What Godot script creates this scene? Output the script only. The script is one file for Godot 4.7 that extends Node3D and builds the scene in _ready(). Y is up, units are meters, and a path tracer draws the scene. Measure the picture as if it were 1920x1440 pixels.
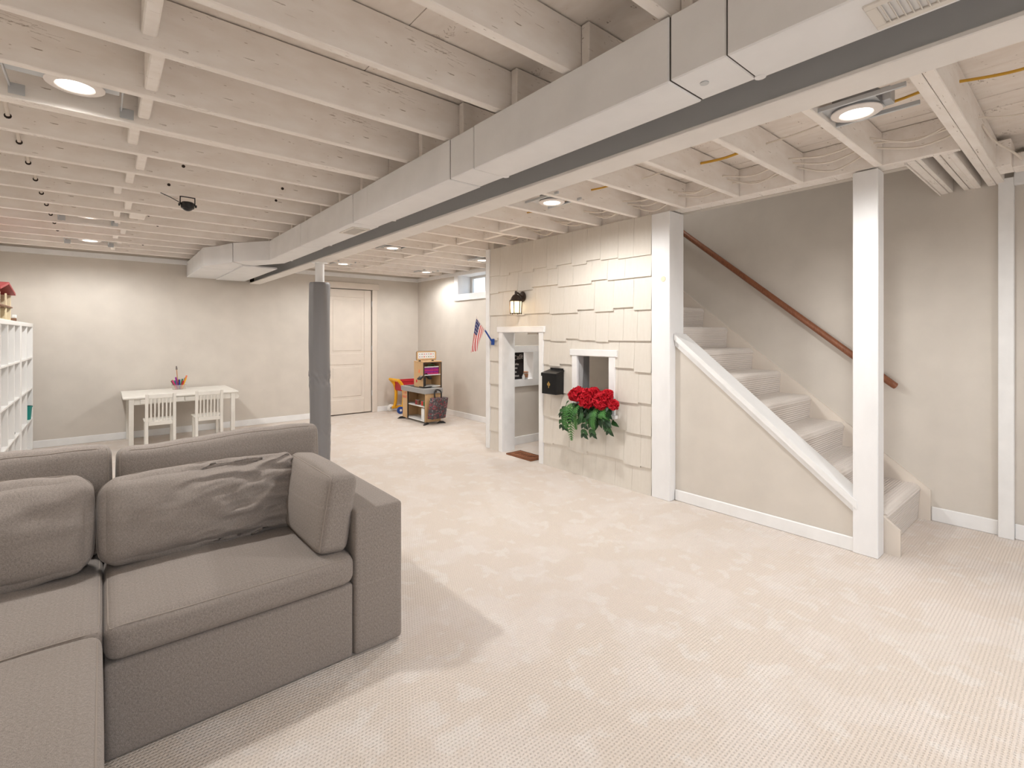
extends Node3D
# A finished basement: exposed white joists, duct and beam, grey sectional, playhouse wall and carpeted stairs.
# Axes: -z runs along the beam to the back wall, +x runs along the joists to the stairs.

const JB := 2.27        # underside of the joists
const SF := 2.463       # underside of the subfloor
const ZB := -7.77       # back wall
const XL := -1.0        # left wall
const XR := 4.31        # right wall behind the playhouse
const XS := 4.45        # wall beside the stairs
const ZF := 2.7         # wall behind the camera

var M := {}
var cache := {}
var counts := {}
var rng := RandomNumberGenerator.new()


func _ready() -> void:
	rng.seed = 7
	camera_and_sky()
	materials()
	shell()
	ceiling_structure()
	beam_and_duct()
	playhouse()
	stairs()
	posts()
	lights()
	sofa()
	padded_column()
	desk_and_chairs()
	shelves()
	toy_market()
	playhouse_things()
	cables()


func camera_and_sky() -> void:
	var cam := Camera3D.new()
	cam.name = "camera"
	cam.projection = Camera3D.PROJECTION_FRUSTUM
	cam.near = 0.05
	cam.far = 60.0
	cam.size = 0.05 * 1440.0 / 917.0
	cam.frustum_offset = Vector2(0.0, -0.05 * 93.0 / 917.0)
	cam.position = Vector3(0, 1.3, 0)
	cam.rotation_degrees.y = -39.9
	add_child(cam)
	cam.current = true
	var e := Environment.new()
	e.background_mode = Environment.BG_SKY
	var sky := Sky.new()
	var sm := ProceduralSkyMaterial.new()
	sm.sky_top_color = Color(0.66, 0.75, 0.86)
	sm.sky_horizon_color = Color(0.88, 0.91, 0.95)
	sm.ground_bottom_color = Color(0.62, 0.63, 0.63)
	sm.ground_horizon_color = Color(0.8, 0.83, 0.86)
	sky.sky_material = sm
	e.sky = sky
	e.background_energy_multiplier = 2.3
	e.tonemap_mode = Environment.TONE_MAPPER_LINEAR
	e.tonemap_exposure = 1.66
	e.sdfgi_enabled = true
	e.ssao_enabled = true
	e.ssil_enabled = true
	var we := WorldEnvironment.new()
	we.name = "environment"
	we.environment = e
	add_child(we)


# ---------------------------------------------------------------- naming
func numbered(parent: Node, called: String) -> String:
	var key := str(parent.get_instance_id()) + "/" + called
	var n: int = counts.get(key, 0)
	counts[key] = n + 1
	return called if n == 0 else "%s_%03d" % [called, n]


func thing(called: String, label: String, category: String, at := Vector3.ZERO, turn := 0.0, group := "") -> Node3D:
	var o := Node3D.new()
	o.name = numbered(self, called)
	add_child(o)
	o.position = at
	o.rotation_degrees.y = turn
	tag(o, label, category, group)
	return o


func tag(o: Node, label: String, category: String, group := "") -> Node:
	o.set_meta("label", label)
	o.set_meta("category", category)
	if group != "":
		o.set_meta("group", group)
	return o


func part(parent: Node, called: String, mesh: Mesh, mat: Material, at := Vector3.ZERO, turn := Vector3.ZERO) -> MeshInstance3D:
	var o := MeshInstance3D.new()
	o.name = numbered(parent, called)
	o.mesh = mesh
	o.material_override = mat
	o.position = at
	o.rotation_degrees = turn
	parent.add_child(o)
	return o


func setting(called: String, mesh: Mesh, mat: Material, at := Vector3.ZERO, label := "") -> MeshInstance3D:
	var o := part(self, called, mesh, mat, at)
	o.set_meta("kind", "structure")
	if label != "":
		o.set_meta("label", label)
	return o


func setting_root(called: String, label := "") -> Node3D:
	var o := Node3D.new()
	o.name = numbered(self, called)
	add_child(o)
	o.set_meta("kind", "structure")
	if label != "":
		o.set_meta("label", label)
	return o


# ---------------------------------------------------------------- shapes
func begin() -> SurfaceTool:
	var st := SurfaceTool.new()
	st.begin(Mesh.PRIMITIVE_TRIANGLES)
	return st


func tri(st: SurfaceTool, a: Vector3, b: Vector3, c: Vector3, n: Vector3) -> void:
	if (c - a).cross(b - a).dot(n) < 0.0:
		var t := b
		b = c
		c = t
	for p in [a, b, c]:
		st.set_normal(n)
		st.add_vertex(p)


func face(st: SurfaceTool, pts: Array, out: Vector3) -> void:
	var n: Vector3 = (pts[1] - pts[0]).cross(pts[2] - pts[0])
	if n.length() < 1e-12:
		n = out
	n = n.normalized()
	if n.dot(out) < 0.0:
		n = -n
	for i in range(1, pts.size() - 1):
		tri(st, pts[0], pts[i], pts[i + 1], n)


# a box with chamfered edges from lo to hi
func add_box(st: SurfaceTool, lo: Vector3, hi: Vector3, b := 0.002) -> void:
	var c := (lo + hi) / 2.0
	var h := (hi - lo) / 2.0
	b = minf(b, minf(h.x, minf(h.y, h.z)) * 0.9)
	var P := func(s: Vector3, axis: int) -> Vector3:
		var v := Vector3(s.x * (h.x - b), s.y * (h.y - b), s.z * (h.z - b))
		v[axis] = s[axis] * h[axis]
		return c + v
	for axis in 3:
		var u := (axis + 1) % 3
		var w := (axis + 2) % 3
		for s in [-1.0, 1.0]:
			var q := []
			for k in [[-1.0, -1.0], [1.0, -1.0], [1.0, 1.0], [-1.0, 1.0]]:
				var sv := Vector3.ZERO
				sv[axis] = s
				sv[u] = k[0]
				sv[w] = k[1]
				q.append(P.call(sv, axis))
			var n := Vector3.ZERO
			n[axis] = s
			face(st, q, n)
	if b < 0.0004:
		return
	for axis in 3:
		var u := (axis + 1) % 3
		var w := (axis + 2) % 3
		for su in [-1.0, 1.0]:
			for sw in [-1.0, 1.0]:
				var s0 := Vector3.ZERO
				s0[u] = su
				s0[w] = sw
				var s1 := s0
				s0[axis] = -1.0
				s1[axis] = 1.0
				var n := Vector3.ZERO
				n[u] = su
				n[w] = sw
				face(st, [P.call(s0, u), P.call(s1, u), P.call(s1, w), P.call(s0, w)], n)
	for sx in [-1.0, 1.0]:
		for sy in [-1.0, 1.0]:
			for sz in [-1.0, 1.0]:
				var s := Vector3(sx, sy, sz)
				face(st, [P.call(s, 0), P.call(s, 1), P.call(s, 2)], s)


func box(w: float, h: float, d: float, b := 0.002) -> Mesh:
	var key := "box%.4f,%.4f,%.4f,%.4f" % [w, h, d, b]
	if not cache.has(key):
		var st := begin()
		add_box(st, Vector3(-w, -h, -d) / 2.0, Vector3(w, h, d) / 2.0, b)
		cache[key] = st.commit()
	return cache[key]


# one mesh of several boxes [[lo, hi], ...] that belong to one piece
func boxes(list: Array, b := 0.002) -> Mesh:
	var st := begin()
	for q in list:
		add_box(st, q[0], q[1], b)
	return st.commit()


func span(parent: Node, called: String, lo: Vector3, hi: Vector3, mat: Material, b := 0.002) -> MeshInstance3D:
	var s := hi - lo
	return part(parent, called, box(s.x, s.y, s.z, b), mat, (lo + hi) / 2.0)


func wall_piece(called: String, lo: Vector3, hi: Vector3, mat: Material, b := 0.001) -> MeshInstance3D:
	var s := hi - lo
	return setting(called, box(s.x, s.y, s.z, b), mat, (lo + hi) / 2.0)


# a polygon in the plane across x: points (z, y), thick from x0 to x1
func slab_x(pts: Array, x0: float, x1: float) -> Mesh:
	var st := begin()
	var pv := PackedVector2Array(pts)
	var idx := Geometry2D.triangulate_polygon(pv)
	for side in [[x0, Vector3.LEFT if x0 < x1 else Vector3.RIGHT], [x1, Vector3.RIGHT if x0 < x1 else Vector3.LEFT]]:
		for i in range(0, idx.size(), 3):
			tri(st, Vector3(side[0], pv[idx[i]].y, pv[idx[i]].x), Vector3(side[0], pv[idx[i + 1]].y, pv[idx[i + 1]].x), Vector3(side[0], pv[idx[i + 2]].y, pv[idx[i + 2]].x), side[1])
	var turn := -1.0 if Geometry2D.is_polygon_clockwise(pv) else 1.0
	for i in pv.size():
		var a := pv[i]
		var b := pv[(i + 1) % pv.size()]
		var e := (b - a)
		var n := Vector3(0, -e.x, e.y) * turn
		if n.length() < 1e-9:
			continue
		face(st, [Vector3(x0, a.y, a.x), Vector3(x0, b.y, b.x), Vector3(x1, b.y, b.x), Vector3(x1, a.y, a.x)], n.normalized())
	return st.commit()


# the same in the plane across y: points (x, z), from y0 up to y1
func slab_y(pts: Array, y0: float, y1: float) -> Mesh:
	var st := begin()
	var pv := PackedVector2Array(pts)
	var idx := Geometry2D.triangulate_polygon(pv)
	for side in [[y0, Vector3.DOWN], [y1, Vector3.UP]]:
		for i in range(0, idx.size(), 3):
			tri(st, Vector3(pv[idx[i]].x, side[0], pv[idx[i]].y), Vector3(pv[idx[i + 1]].x, side[0], pv[idx[i + 1]].y), Vector3(pv[idx[i + 2]].x, side[0], pv[idx[i + 2]].y), side[1])
	var turn := -1.0 if Geometry2D.is_polygon_clockwise(pv) else 1.0
	for i in pv.size():
		var a := pv[i]
		var b := pv[(i + 1) % pv.size()]
		var e := (b - a)
		var n := Vector3(e.y, 0, -e.x) * turn
		face(st, [Vector3(a.x, y0, a.y), Vector3(b.x, y0, b.y), Vector3(b.x, y1, b.y), Vector3(a.x, y1, a.y)], n.normalized())
	return st.commit()


# the same in the plane across z: points (x, y), from z0 to z1 (z0 < z1)
func slab_z(pts: Array, z0: float, z1: float) -> Mesh:
	var st := begin()
	var pv := PackedVector2Array(pts)
	var idx := Geometry2D.triangulate_polygon(pv)
	for side in [[z0, Vector3.FORWARD], [z1, Vector3.BACK]]:
		for i in range(0, idx.size(), 3):
			tri(st, Vector3(pv[idx[i]].x, pv[idx[i]].y, side[0]), Vector3(pv[idx[i + 1]].x, pv[idx[i + 1]].y, side[0]), Vector3(pv[idx[i + 2]].x, pv[idx[i + 2]].y, side[0]), side[1])
	var turn := -1.0 if Geometry2D.is_polygon_clockwise(pv) else 1.0
	for i in pv.size():
		var a := pv[i]
		var b := pv[(i + 1) % pv.size()]
		var e := (b - a)
		var n := Vector3(e.y, -e.x, 0) * turn
		face(st, [Vector3(a.x, a.y, z0), Vector3(b.x, b.y, z0), Vector3(b.x, b.y, z1), Vector3(a.x, a.y, z1)], n.normalized())
	return st.commit()


# profile of (radius, height) turned about y; corners sharper than 35 degrees stay sharp
func lathe(profile: Array, segs := 24) -> Mesh:
	var st := begin()
	var g := 0
	for i in profile.size() - 1:
		if i > 0:
			var d0: Vector2 = profile[i] - profile[i - 1]
			var d1: Vector2 = profile[i + 1] - profile[i]
			if absf(d0.angle_to(d1)) > 0.6:
				g += 1
		st.set_smooth_group(g)
		for j in segs:
			var t0 := TAU * j / segs
			var t1 := TAU * (j + 1) / segs
			var a := Vector3(profile[i].x * cos(t0), profile[i].y, profile[i].x * sin(t0))
			var b := Vector3(profile[i + 1].x * cos(t0), profile[i + 1].y, profile[i + 1].x * sin(t0))
			var c := Vector3(profile[i + 1].x * cos(t1), profile[i + 1].y, profile[i + 1].x * sin(t1))
			var d := Vector3(profile[i].x * cos(t1), profile[i].y, profile[i].x * sin(t1))
			if profile[i + 1].x > 1e-5:
				for p in [a, c, b]:
					st.add_vertex(p)
			if profile[i].x > 1e-5:
				for p in [a, d, c]:
					st.add_vertex(p)
	st.generate_normals()
	return st.commit()


func add_tube(st: SurfaceTool, pts: Array, r: float, segs := 8, r_end := -1.0) -> void:
	if r_end < 0.0:
		r_end = r
	var u := Vector3.ZERO
	var rings := []
	for i in pts.size():
		var t: Vector3
		if i == 0:
			t = pts[1] - pts[0]
		elif i == pts.size() - 1:
			t = pts[i] - pts[i - 1]
		else:
			t = (pts[i + 1] - pts[i]).normalized() + (pts[i] - pts[i - 1]).normalized()
		t = t.normalized()
		if i == 0:
			u = t.cross(Vector3.UP if absf(t.y) < 0.9 else Vector3.RIGHT).normalized()
		else:
			u = (u - t * u.dot(t)).normalized()
		var v := t.cross(u)
		var rr := lerpf(r, r_end, float(i) / (pts.size() - 1))
		var ring := []
		for j in segs:
			var q := TAU * j / segs
			ring.append(pts[i] + (u * cos(q) + v * sin(q)) * rr)
		rings.append(ring)
	for i in rings.size() - 1:
		st.set_smooth_group(0)
		for j in segs:
			var k := (j + 1) % segs
			for p in [rings[i][j], rings[i + 1][j], rings[i + 1][k], rings[i][j], rings[i + 1][k], rings[i][k]]:
				st.add_vertex(p)
	st.set_smooth_group(-1)
	for j in range(1, segs - 1):
		for p in [rings[0][0], rings[0][j], rings[0][j + 1]]:
			st.add_vertex(p)
		for p in [rings[-1][0], rings[-1][j + 1], rings[-1][j]]:
			st.add_vertex(p)


func tube(pts: Array, r: float, segs := 8, r_end := -1.0) -> Mesh:
	var st := begin()
	add_tube(st, pts, r, segs, r_end)
	st.generate_normals()
	return st.commit()


func curve(pts: Array, steps := 6) -> Array:
	var out := []
	for i in pts.size() - 1:
		var p0: Vector3 = pts[maxi(i - 1, 0)]
		var p3: Vector3 = pts[mini(i + 2, pts.size() - 1)]
		for k in steps:
			out.append(pts[i].cubic_interpolate(pts[i + 1], p0, p3, float(k) / steps))
	out.append(pts[-1])
	return out


# a soft upholstered block: rounded box, puffed faces, optional creases. Size in metres, centred at its middle.
func soft(size: Vector3, r: float, puff: Vector3, n := 22, creases = null) -> Mesh:
	var st := begin()
	var h := size / 2.0
	st.set_smooth_group(0)
	for axis in 3:
		var ua := (axis + 1) % 3
		var wa := (axis + 2) % 3
		for s in [-1.0, 1.0]:
			var g := []
			for i in n + 1:
				var row := []
				for j in n + 1:
					var p := Vector3.ZERO
					p[axis] = s
					p[ua] = sin((2.0 * i / n - 1.0) * PI / 2.0)
					p[wa] = sin((2.0 * j / n - 1.0) * PI / 2.0)
					row.append(soft_point(p, h, r, puff, creases))
				g.append(row)
			for i in n:
				for j in n:
					var q := [g[i][j], g[i + 1][j], g[i + 1][j + 1], g[i][j + 1]]
					var nn: Vector3 = (q[2] - q[0]).cross(q[1] - q[0])
					var order := [0, 1, 2, 0, 2, 3] if nn[axis] * s > 0.0 else [0, 2, 1, 0, 3, 2]
					for o in order:
						st.add_vertex(q[o])
	st.generate_normals()
	return st.commit()


func soft_point(p: Vector3, h: Vector3, r: float, puff: Vector3, creases) -> Vector3:
	var q := p * h
	var lim := h - Vector3(r, r, r)
	var inner := q.clamp(-lim, lim)
	var d := q - inner
	if d.length() > 1e-9:
		q = inner + d.normalized() * r
	var e := Vector3(1.0 - p.x * p.x, 1.0 - p.y * p.y, 1.0 - p.z * p.z)
	q += Vector3(p.x * puff.x * e.y * e.z, p.y * puff.y * e.x * e.z, p.z * puff.z * e.x * e.y)
	if creases != null:
		q += creases.call(p, q)
	return q


# welt cord along the rounded edges of a soft block, around the face of the given axis and side
func welt(size: Vector3, r: float, puff: Vector3, axis: int, side: float, cord := 0.004, creases = null) -> Mesh:
	var ua := (axis + 1) % 3
	var wa := (axis + 2) % 3
	var pts := []
	for e in [[ua, 1.0, wa], [wa, 1.0, ua], [ua, -1.0, wa], [wa, -1.0, ua]]:
		for k in 16:
			var t := -1.0 + 2.0 * k / 16.0
			if (e[0] == ua and e[1] > 0) or (e[0] == wa and e[1] < 0):
				t = t
			else:
				t = -t
			var p := Vector3.ZERO
			p[axis] = side
			p[e[0]] = e[1]
			p[e[2]] = t
			pts.append(soft_point(p, size / 2.0, r, puff, creases))
	pts.append(pts[0])
	return tube(pts, cord, 6)


# lettering as a thin raised print
func letters(text: String, height: float, serif := false) -> Mesh:
	var t := TextMesh.new()
	var f := SystemFont.new()
	f.font_names = PackedStringArray(["Droid Serif" if serif else "Droid Sans"])
	f.font_italic = serif
	t.font = f
	t.text = text
	t.font_size = 32
	t.pixel_size = height / 24.0
	t.depth = 0.0012
	return t


# ---------------------------------------------------------------- materials
func noise_image(size: int, freq: float, seed_: int, lo: Color, hi: Color, octaves := 4, stretch := 1.0, power := 1.0) -> ImageTexture:
	var f := FastNoiseLite.new()
	f.seed = seed_
	f.noise_type = FastNoiseLite.TYPE_SIMPLEX_SMOOTH
	f.frequency = freq
	f.fractal_octaves = octaves
	var base := f.get_seamless_image(size, size)
	var im := Image.create(size, size, false, Image.FORMAT_RGB8)
	for y in size:
		for x in size:
			var v := base.get_pixel(x, int(y * stretch) % size).r
			im.set_pixel(x, y, lo.lerp(hi, pow(v, power)))
	im.generate_mipmaps()
	return ImageTexture.create_from_image(im)


func mat(called: String, color: Color, rough := 0.8, metal := 0.0) -> StandardMaterial3D:
	var m := StandardMaterial3D.new()
	m.resource_name = called
	m.albedo_color = color
	m.roughness = rough
	m.metallic = metal
	M[called] = m
	return m


func textured(m: StandardMaterial3D, t: Texture2D, scale_: Vector3, world := true) -> StandardMaterial3D:
	m.albedo_texture = t
	m.uv1_triplanar = true
	m.uv1_world_triplanar = world
	m.uv1_scale = scale_
	return m


func relief(m: StandardMaterial3D, t: Texture2D, depth_cm: float) -> StandardMaterial3D:
	m.heightmap_enabled = true
	m.heightmap_texture = t
	m.heightmap_scale = depth_cm
	return m


func rgb(r: int, g: int, b: int) -> Color:
	return Color(r / 255.0, g / 255.0, b / 255.0)


func materials() -> void:
	var W := Color.WHITE
	var faint := noise_image(256, 0.012, 3, rgb(246, 246, 246), W)
	textured(mat("wall", rgb(216, 208, 198), 0.75), faint, Vector3(0.8, 0.8, 0.8))
	textured(mat("trim_white", rgb(245, 244, 243), 0.45), faint, Vector3(1.5, 1.5, 1.5))
	textured(mat("post_white", rgb(245, 244, 244), 0.5), faint, Vector3(1.5, 0.6, 1.5))
	textured(mat("door_beige", rgb(228, 217, 205), 0.6), faint, Vector3(1, 1, 1))
	textured(mat("siding", rgb(224, 217, 207), 0.7), siding_grain(), Vector3(2.0, 1.2, 2.0))
	# painted lumber: thin white paint with streaks, knots and scuffs
	textured(mat("joist_paint", rgb(250, 244, 238), 0.75), lumber_paint(), Vector3(0.8, 2.2, 2.2))
	textured(mat("subfloor_paint", rgb(248, 240, 232), 0.8), lumber_paint(), Vector3(2.2, 2.2, 0.9))
	textured(mat("duct_paint", rgb(240, 239, 239), 0.5), faint, Vector3(1, 1, 1))
	mat("beam_grey", rgb(200, 200, 201), 0.65)
	textured(mat("beam_white", rgb(238, 233, 228), 0.6), faint, Vector3(1, 1, 1))
	mat("seam_dark", rgb(70, 66, 62), 0.9)
	mat("vent_white", rgb(222, 216, 208), 0.5)
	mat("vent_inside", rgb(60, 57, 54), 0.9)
	# carpet: cut and loop rows, mottled pile
	var carpet := mat("carpet", rgb(236, 228, 221), 0.95)
	carpet.albedo_texture = noise_image(256, 0.09, 21, rgb(238, 236, 234), W, 3)
	carpet.uv1_triplanar = true
	carpet.uv1_world_triplanar = true
	carpet.uv1_scale = Vector3(4.8, 4.8, 4.8)
	relief(carpet, carpet_relief(), 0.5)
	carpet.rim_enabled = true
	carpet.rim = 0.25
	var rows := carpet.duplicate() as StandardMaterial3D
	rows.resource_name = "stair_carpet"
	relief(rows, carpet_rows(), 0.5)
	M["stair_carpet"] = rows
	var fl := carpet.duplicate() as StandardMaterial3D
	fl.resource_name = "floor_carpet"
	fl.detail_enabled = true
	fl.detail_blend_mode = BaseMaterial3D.BLEND_MODE_MUL
	fl.detail_uv_layer = BaseMaterial3D.DETAIL_UV_2
	fl.detail_albedo = carpet_patches()
	fl.uv2_triplanar = true
	fl.uv2_world_triplanar = true
	fl.uv2_scale = Vector3(0.26, 0.26, 0.26)
	M["floor_carpet"] = fl
	# upholstery
	var fab := mat("sofa_fabric", rgb(168, 157, 149), 0.95)
	textured(fab, heather(), Vector3(4.6, 3.0, 4.6))
	relief(fab, noise_image(256, 0.35, 8, Color.BLACK, W, 2), 0.12)
	fab.rim_enabled = true
	fab.rim = 0.3
	mat("sofa_welt", rgb(150, 139, 130), 0.95)
	mat("vinyl_grey", rgb(124, 122, 123), 0.42)
	textured(mat("white_lacquer", rgb(240, 236, 228), 0.45), faint, Vector3(2, 2, 2))
	mat("shelf_white", rgb(240, 238, 235), 0.4)
	textured(mat("rail_wood", rgb(156, 102, 72), 0.4), grain(rgb(190, 170, 160), W, 11), Vector3(3, 6, 2))
	textured(mat("plywood", rgb(222, 186, 140), 0.6), grain(rgb(225, 215, 205), W, 12), Vector3(3, 1.2, 3))
	mat("ply_edge", rgb(62, 50, 42), 0.7)
	mat("counter_grey", rgb(160, 158, 156), 0.5)
	mat("black_plastic", rgb(30, 29, 30), 0.4)
	mat("black_metal", rgb(22, 22, 23), 0.28, 0.2)
	mat("bronze", rgb(58, 46, 38), 0.5, 0.4)
	mat("gold", rgb(226, 186, 110), 0.3, 0.8)
	mat("galvanised", rgb(200, 202, 204), 0.45, 0.4)
	mat("dark_can", rgb(150, 151, 153), 0.4, 0.6)
	mat("light_trim", rgb(240, 232, 226), 0.5)
	mat("cable_yellow", rgb(206, 158, 48), 0.5)
	mat("cable_white", rgb(228, 218, 206), 0.55)
	mat("hole_dark", rgb(52, 40, 32), 0.9)
	mat("red_plastic", rgb(196, 34, 48), 0.4)
	mat("yellow_plastic", rgb(240, 176, 28), 0.4)
	mat("blue_plastic", rgb(28, 70, 150), 0.4)
	mat("white_plastic", rgb(238, 238, 236), 0.4)
	mat("purple_plastic", rgb(150, 40, 150), 0.45)
	mat("magenta_plastic", rgb(214, 60, 128), 0.45)
	mat("orange_print", rgb(240, 132, 84), 0.6)
	mat("red_print", rgb(214, 62, 52), 0.6)
	mat("grey_print", rgb(120, 110, 104), 0.6)
	mat("green_print", rgb(70, 130, 80), 0.5)
	mat("chalkboard", rgb(36, 31, 31), 0.8)
	mat("chalk", rgb(232, 228, 226), 0.9)
	mat("cup_tan", rgb(196, 142, 106), 0.6)
	mat("teal", rgb(0, 132, 124), 0.5)
	mat("roof_red", rgb(150, 48, 48), 0.6)
	mat("toy_cream", rgb(236, 220, 186), 0.6)
	mat("toy_brown", rgb(120, 84, 60), 0.6)
	textured(mat("coir", rgb(150, 96, 62), 0.95), noise_image(128, 0.2, 31, rgb(190, 180, 170), W), Vector3(9, 9, 9))
	mat("coir_dark", rgb(70, 40, 26), 0.95)
	mat("petal_red", rgb(206, 22, 44), 0.7)
	mat("petal_crimson", rgb(168, 12, 34), 0.7)
	for q in [["leaf_green", rgb(44, 84, 42)], ["leaf_dark", rgb(28, 58, 34)], ["fern_green", rgb(70, 128, 60)]]:
		var m := mat(q[0], q[1], 0.5)
		m.backlight_enabled = true
		m.backlight = Color(0.12, 0.2, 0.06)
		m.cull_mode = BaseMaterial3D.CULL_DISABLED
	mat("stem_green", rgb(62, 92, 48), 0.7)
	mat("flag_white", rgb(236, 230, 228), 0.8)
	mat("flag_red", rgb(196, 70, 72), 0.8)
	mat("flag_blue", rgb(58, 66, 120), 0.8)
	textured(mat("tote", Color.WHITE, 0.55), tote_print(), Vector3(3.2, 3.2, 3.2))
	var glow := mat("led_lens", rgb(255, 252, 246), 0.5)
	glow.emission_enabled = true
	glow.emission = Color(1.0, 0.97, 0.93)
	glow.emission_energy_multiplier = 3.0
	var lan := mat("lantern_glass", rgb(255, 236, 196), 0.4)
	lan.emission_enabled = true
	lan.emission = Color(1.0, 0.9, 0.72)
	lan.emission_energy_multiplier = 1.1
	var glass := mat("glass", Color(0.86, 0.93, 0.96, 0.12), 0.03)
	glass.transparency = BaseMaterial3D.TRANSPARENCY_ALPHA
	var basket := mat("clear_plastic", Color(0.9, 0.86, 0.8, 0.25), 0.1)
	basket.transparency = BaseMaterial3D.TRANSPARENCY_ALPHA


func siding_grain() -> Texture2D:
	var f := FastNoiseLite.new()
	f.seed = 5
	f.frequency = 0.06
	f.fractal_octaves = 3
	var base := f.get_seamless_image(256, 256)
	var im := Image.create(256, 256, false, Image.FORMAT_RGB8)
	for y in 256:
		for x in 256:
			var v := 0.7 * base.get_pixel(x, int(y / 12.0) * 3 % 256).r + 0.3 * base.get_pixel(y, x).r
			im.set_pixel(x, y, rgb(248, 247, 245).lerp(Color.WHITE, clampf(v * 1.2, 0, 1)))
	im.generate_mipmaps()
	return ImageTexture.create_from_image(im)


func lumber_paint() -> Texture2D:
	if cache.has("lumber"):
		return cache["lumber"]
	var a := FastNoiseLite.new()
	a.seed = 14
	a.frequency = 0.02
	a.fractal_octaves = 4
	var n1 := a.get_seamless_image(512, 512)
	a.seed = 15
	a.frequency = 0.012
	var n2 := a.get_seamless_image(512, 512)
	a.seed = 16
	a.frequency = 0.03
	var n3 := a.get_seamless_image(512, 512)
	var im := Image.create(512, 512, false, Image.FORMAT_RGB8)
	for y in 512:
		for x in 512:
			var c := rgb(246, 243, 240).lerp(Color.WHITE, n2.get_pixel(x, y).r)
			var streak: float = n1.get_pixel(int(x / 4.0) % 512, (y * 4) % 512).r
			var spot: float = n3.get_pixel(x, y).r
			if streak > 0.76 and spot > 0.70:
				c = c.lerp(rgb(150, 134, 122), clampf((streak - 0.76) * 9.0, 0.0, 0.8))
			if spot < 0.10:
				c = c.lerp(rgb(168, 150, 136), clampf((0.10 - spot) * 9.0, 0.0, 0.6))
			im.set_pixel(x, y, c)
	var r := RandomNumberGenerator.new()
	r.seed = 33
	for k in 2:
		var at := Vector2(r.randf() * 512, r.randf() * 512)
		for s in 26:
			var q := at + Vector2(r.randfn() * 22.0, r.randfn() * 16.0)
			var dir := Vector2(r.randf_range(4, 22), r.randf_range(-9, 9))
			var tone := rgb(176, 162, 150).lerp(rgb(120, 104, 92), r.randf())
			for i in 24:
				var w := q + dir * i / 24.0
				var px := posmod(int(w.x), 512)
				var py := posmod(int(w.y), 512)
				im.set_pixel(px, py, im.get_pixel(px, py).lerp(tone, 0.4))
	im.generate_mipmaps()
	cache["lumber"] = ImageTexture.create_from_image(im)
	return cache["lumber"]


func carpet_relief() -> Texture2D:
	var n := 512
	var im := Image.create(n, n, false, Image.FORMAT_L8)
	var f := FastNoiseLite.new()
	f.seed = 9
	f.frequency = 0.12
	f.fractal_octaves = 2
	var fuzz := f.get_seamless_image(n, n)
	var cells := 16.0
	for y in n:
		for x in n:
			var gy := y / float(n) * cells
			var gx := x / float(n) * cells + (0.5 if int(gy) % 2 == 1 else 0.0)
			var dx := (fposmod(gx, 1.0) - 0.5) / 0.30
			var dy := (fposmod(gy, 1.0) - 0.5) / 0.17
			var pit := exp(-(dx * dx + dy * dy))
			var v := 0.78 - 0.7 * pit + 0.2 * (fuzz.get_pixel(x, y).r - 0.5)
			im.set_pixel(x, y, Color(v, v, v))
	im.generate_mipmaps()
	return ImageTexture.create_from_image(im)


func carpet_rows() -> Texture2D:
	var n := 256
	var im := Image.create(n, n, false, Image.FORMAT_L8)
	var f := FastNoiseLite.new()
	f.seed = 10
	f.frequency = 0.15
	var fuzz := f.get_seamless_image(n, n)
	for y in n:
		for x in n:
			var v := 0.6 + 0.32 * cos(TAU * y / n * 13.0) + 0.16 * (fuzz.get_pixel(x, y).r - 0.5)
			im.set_pixel(x, y, Color(v, v, v))
	im.generate_mipmaps()
	return ImageTexture.create_from_image(im)


func carpet_patches() -> Texture2D:
	var n := 768
	var f := FastNoiseLite.new()
	f.seed = 41
	f.frequency = 0.011
	f.fractal_octaves = 4
	f.domain_warp_enabled = true
	f.domain_warp_amplitude = 18.0
	var a := f.get_seamless_image(n, n)
	f.seed = 47
	f.frequency = 0.028
	f.fractal_octaves = 3
	var b := f.get_seamless_image(n, n)
	var im := Image.create(n, n, false, Image.FORMAT_RGB8)
	for y in n:
		for x in n:
			var v := smoothstep(0.42, 0.62, a.get_pixel(x, y).r)
			var w := smoothstep(0.60, 0.72, b.get_pixel(x, y).r)
			var c := rgb(247, 242, 237).lerp(rgb(251, 248, 246), v)
			c = c.lerp(Color.WHITE, w * 0.8)
			im.set_pixel(x, y, c)
	im.generate_mipmaps()
	return ImageTexture.create_from_image(im)


func heather() -> Texture2D:
	var n := 512
	var f := FastNoiseLite.new()
	f.seed = 61
	f.frequency = 0.05
	f.fractal_octaves = 3
	var a := f.get_seamless_image(n, n)
	var r := RandomNumberGenerator.new()
	r.seed = 5
	var im := Image.create(n, n, false, Image.FORMAT_RGB8)
	for y in n:
		for x in n:
			var warp := a.get_pixel(x, (y * 8) % n).r
			var weft := a.get_pixel((x * 8) % n, y).r
			var v := 0.80 + 0.26 * (warp - 0.5) + 0.26 * (weft - 0.5) + r.randf_range(-0.05, 0.05) + 0.1 * (a.get_pixel(x, y).r - 0.5)
			im.set_pixel(x, y, Color(v * 1.06, v * 1.055, v * 1.05))
	im.generate_mipmaps()
	return ImageTexture.create_from_image(im)


func grain(lo: Color, hi: Color, seed_: int) -> Texture2D:
	var f := FastNoiseLite.new()
	f.seed = seed_
	f.frequency = 0.03
	f.fractal_octaves = 4
	var a := f.get_seamless_image(256, 256)
	var im := Image.create(256, 256, false, Image.FORMAT_RGB8)
	for y in 256:
		for x in 256:
			im.set_pixel(x, y, lo.lerp(hi, a.get_pixel((x * 5) % 256, int(y / 3.0)).r))
	im.generate_mipmaps()
	return ImageTexture.create_from_image(im)


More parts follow.
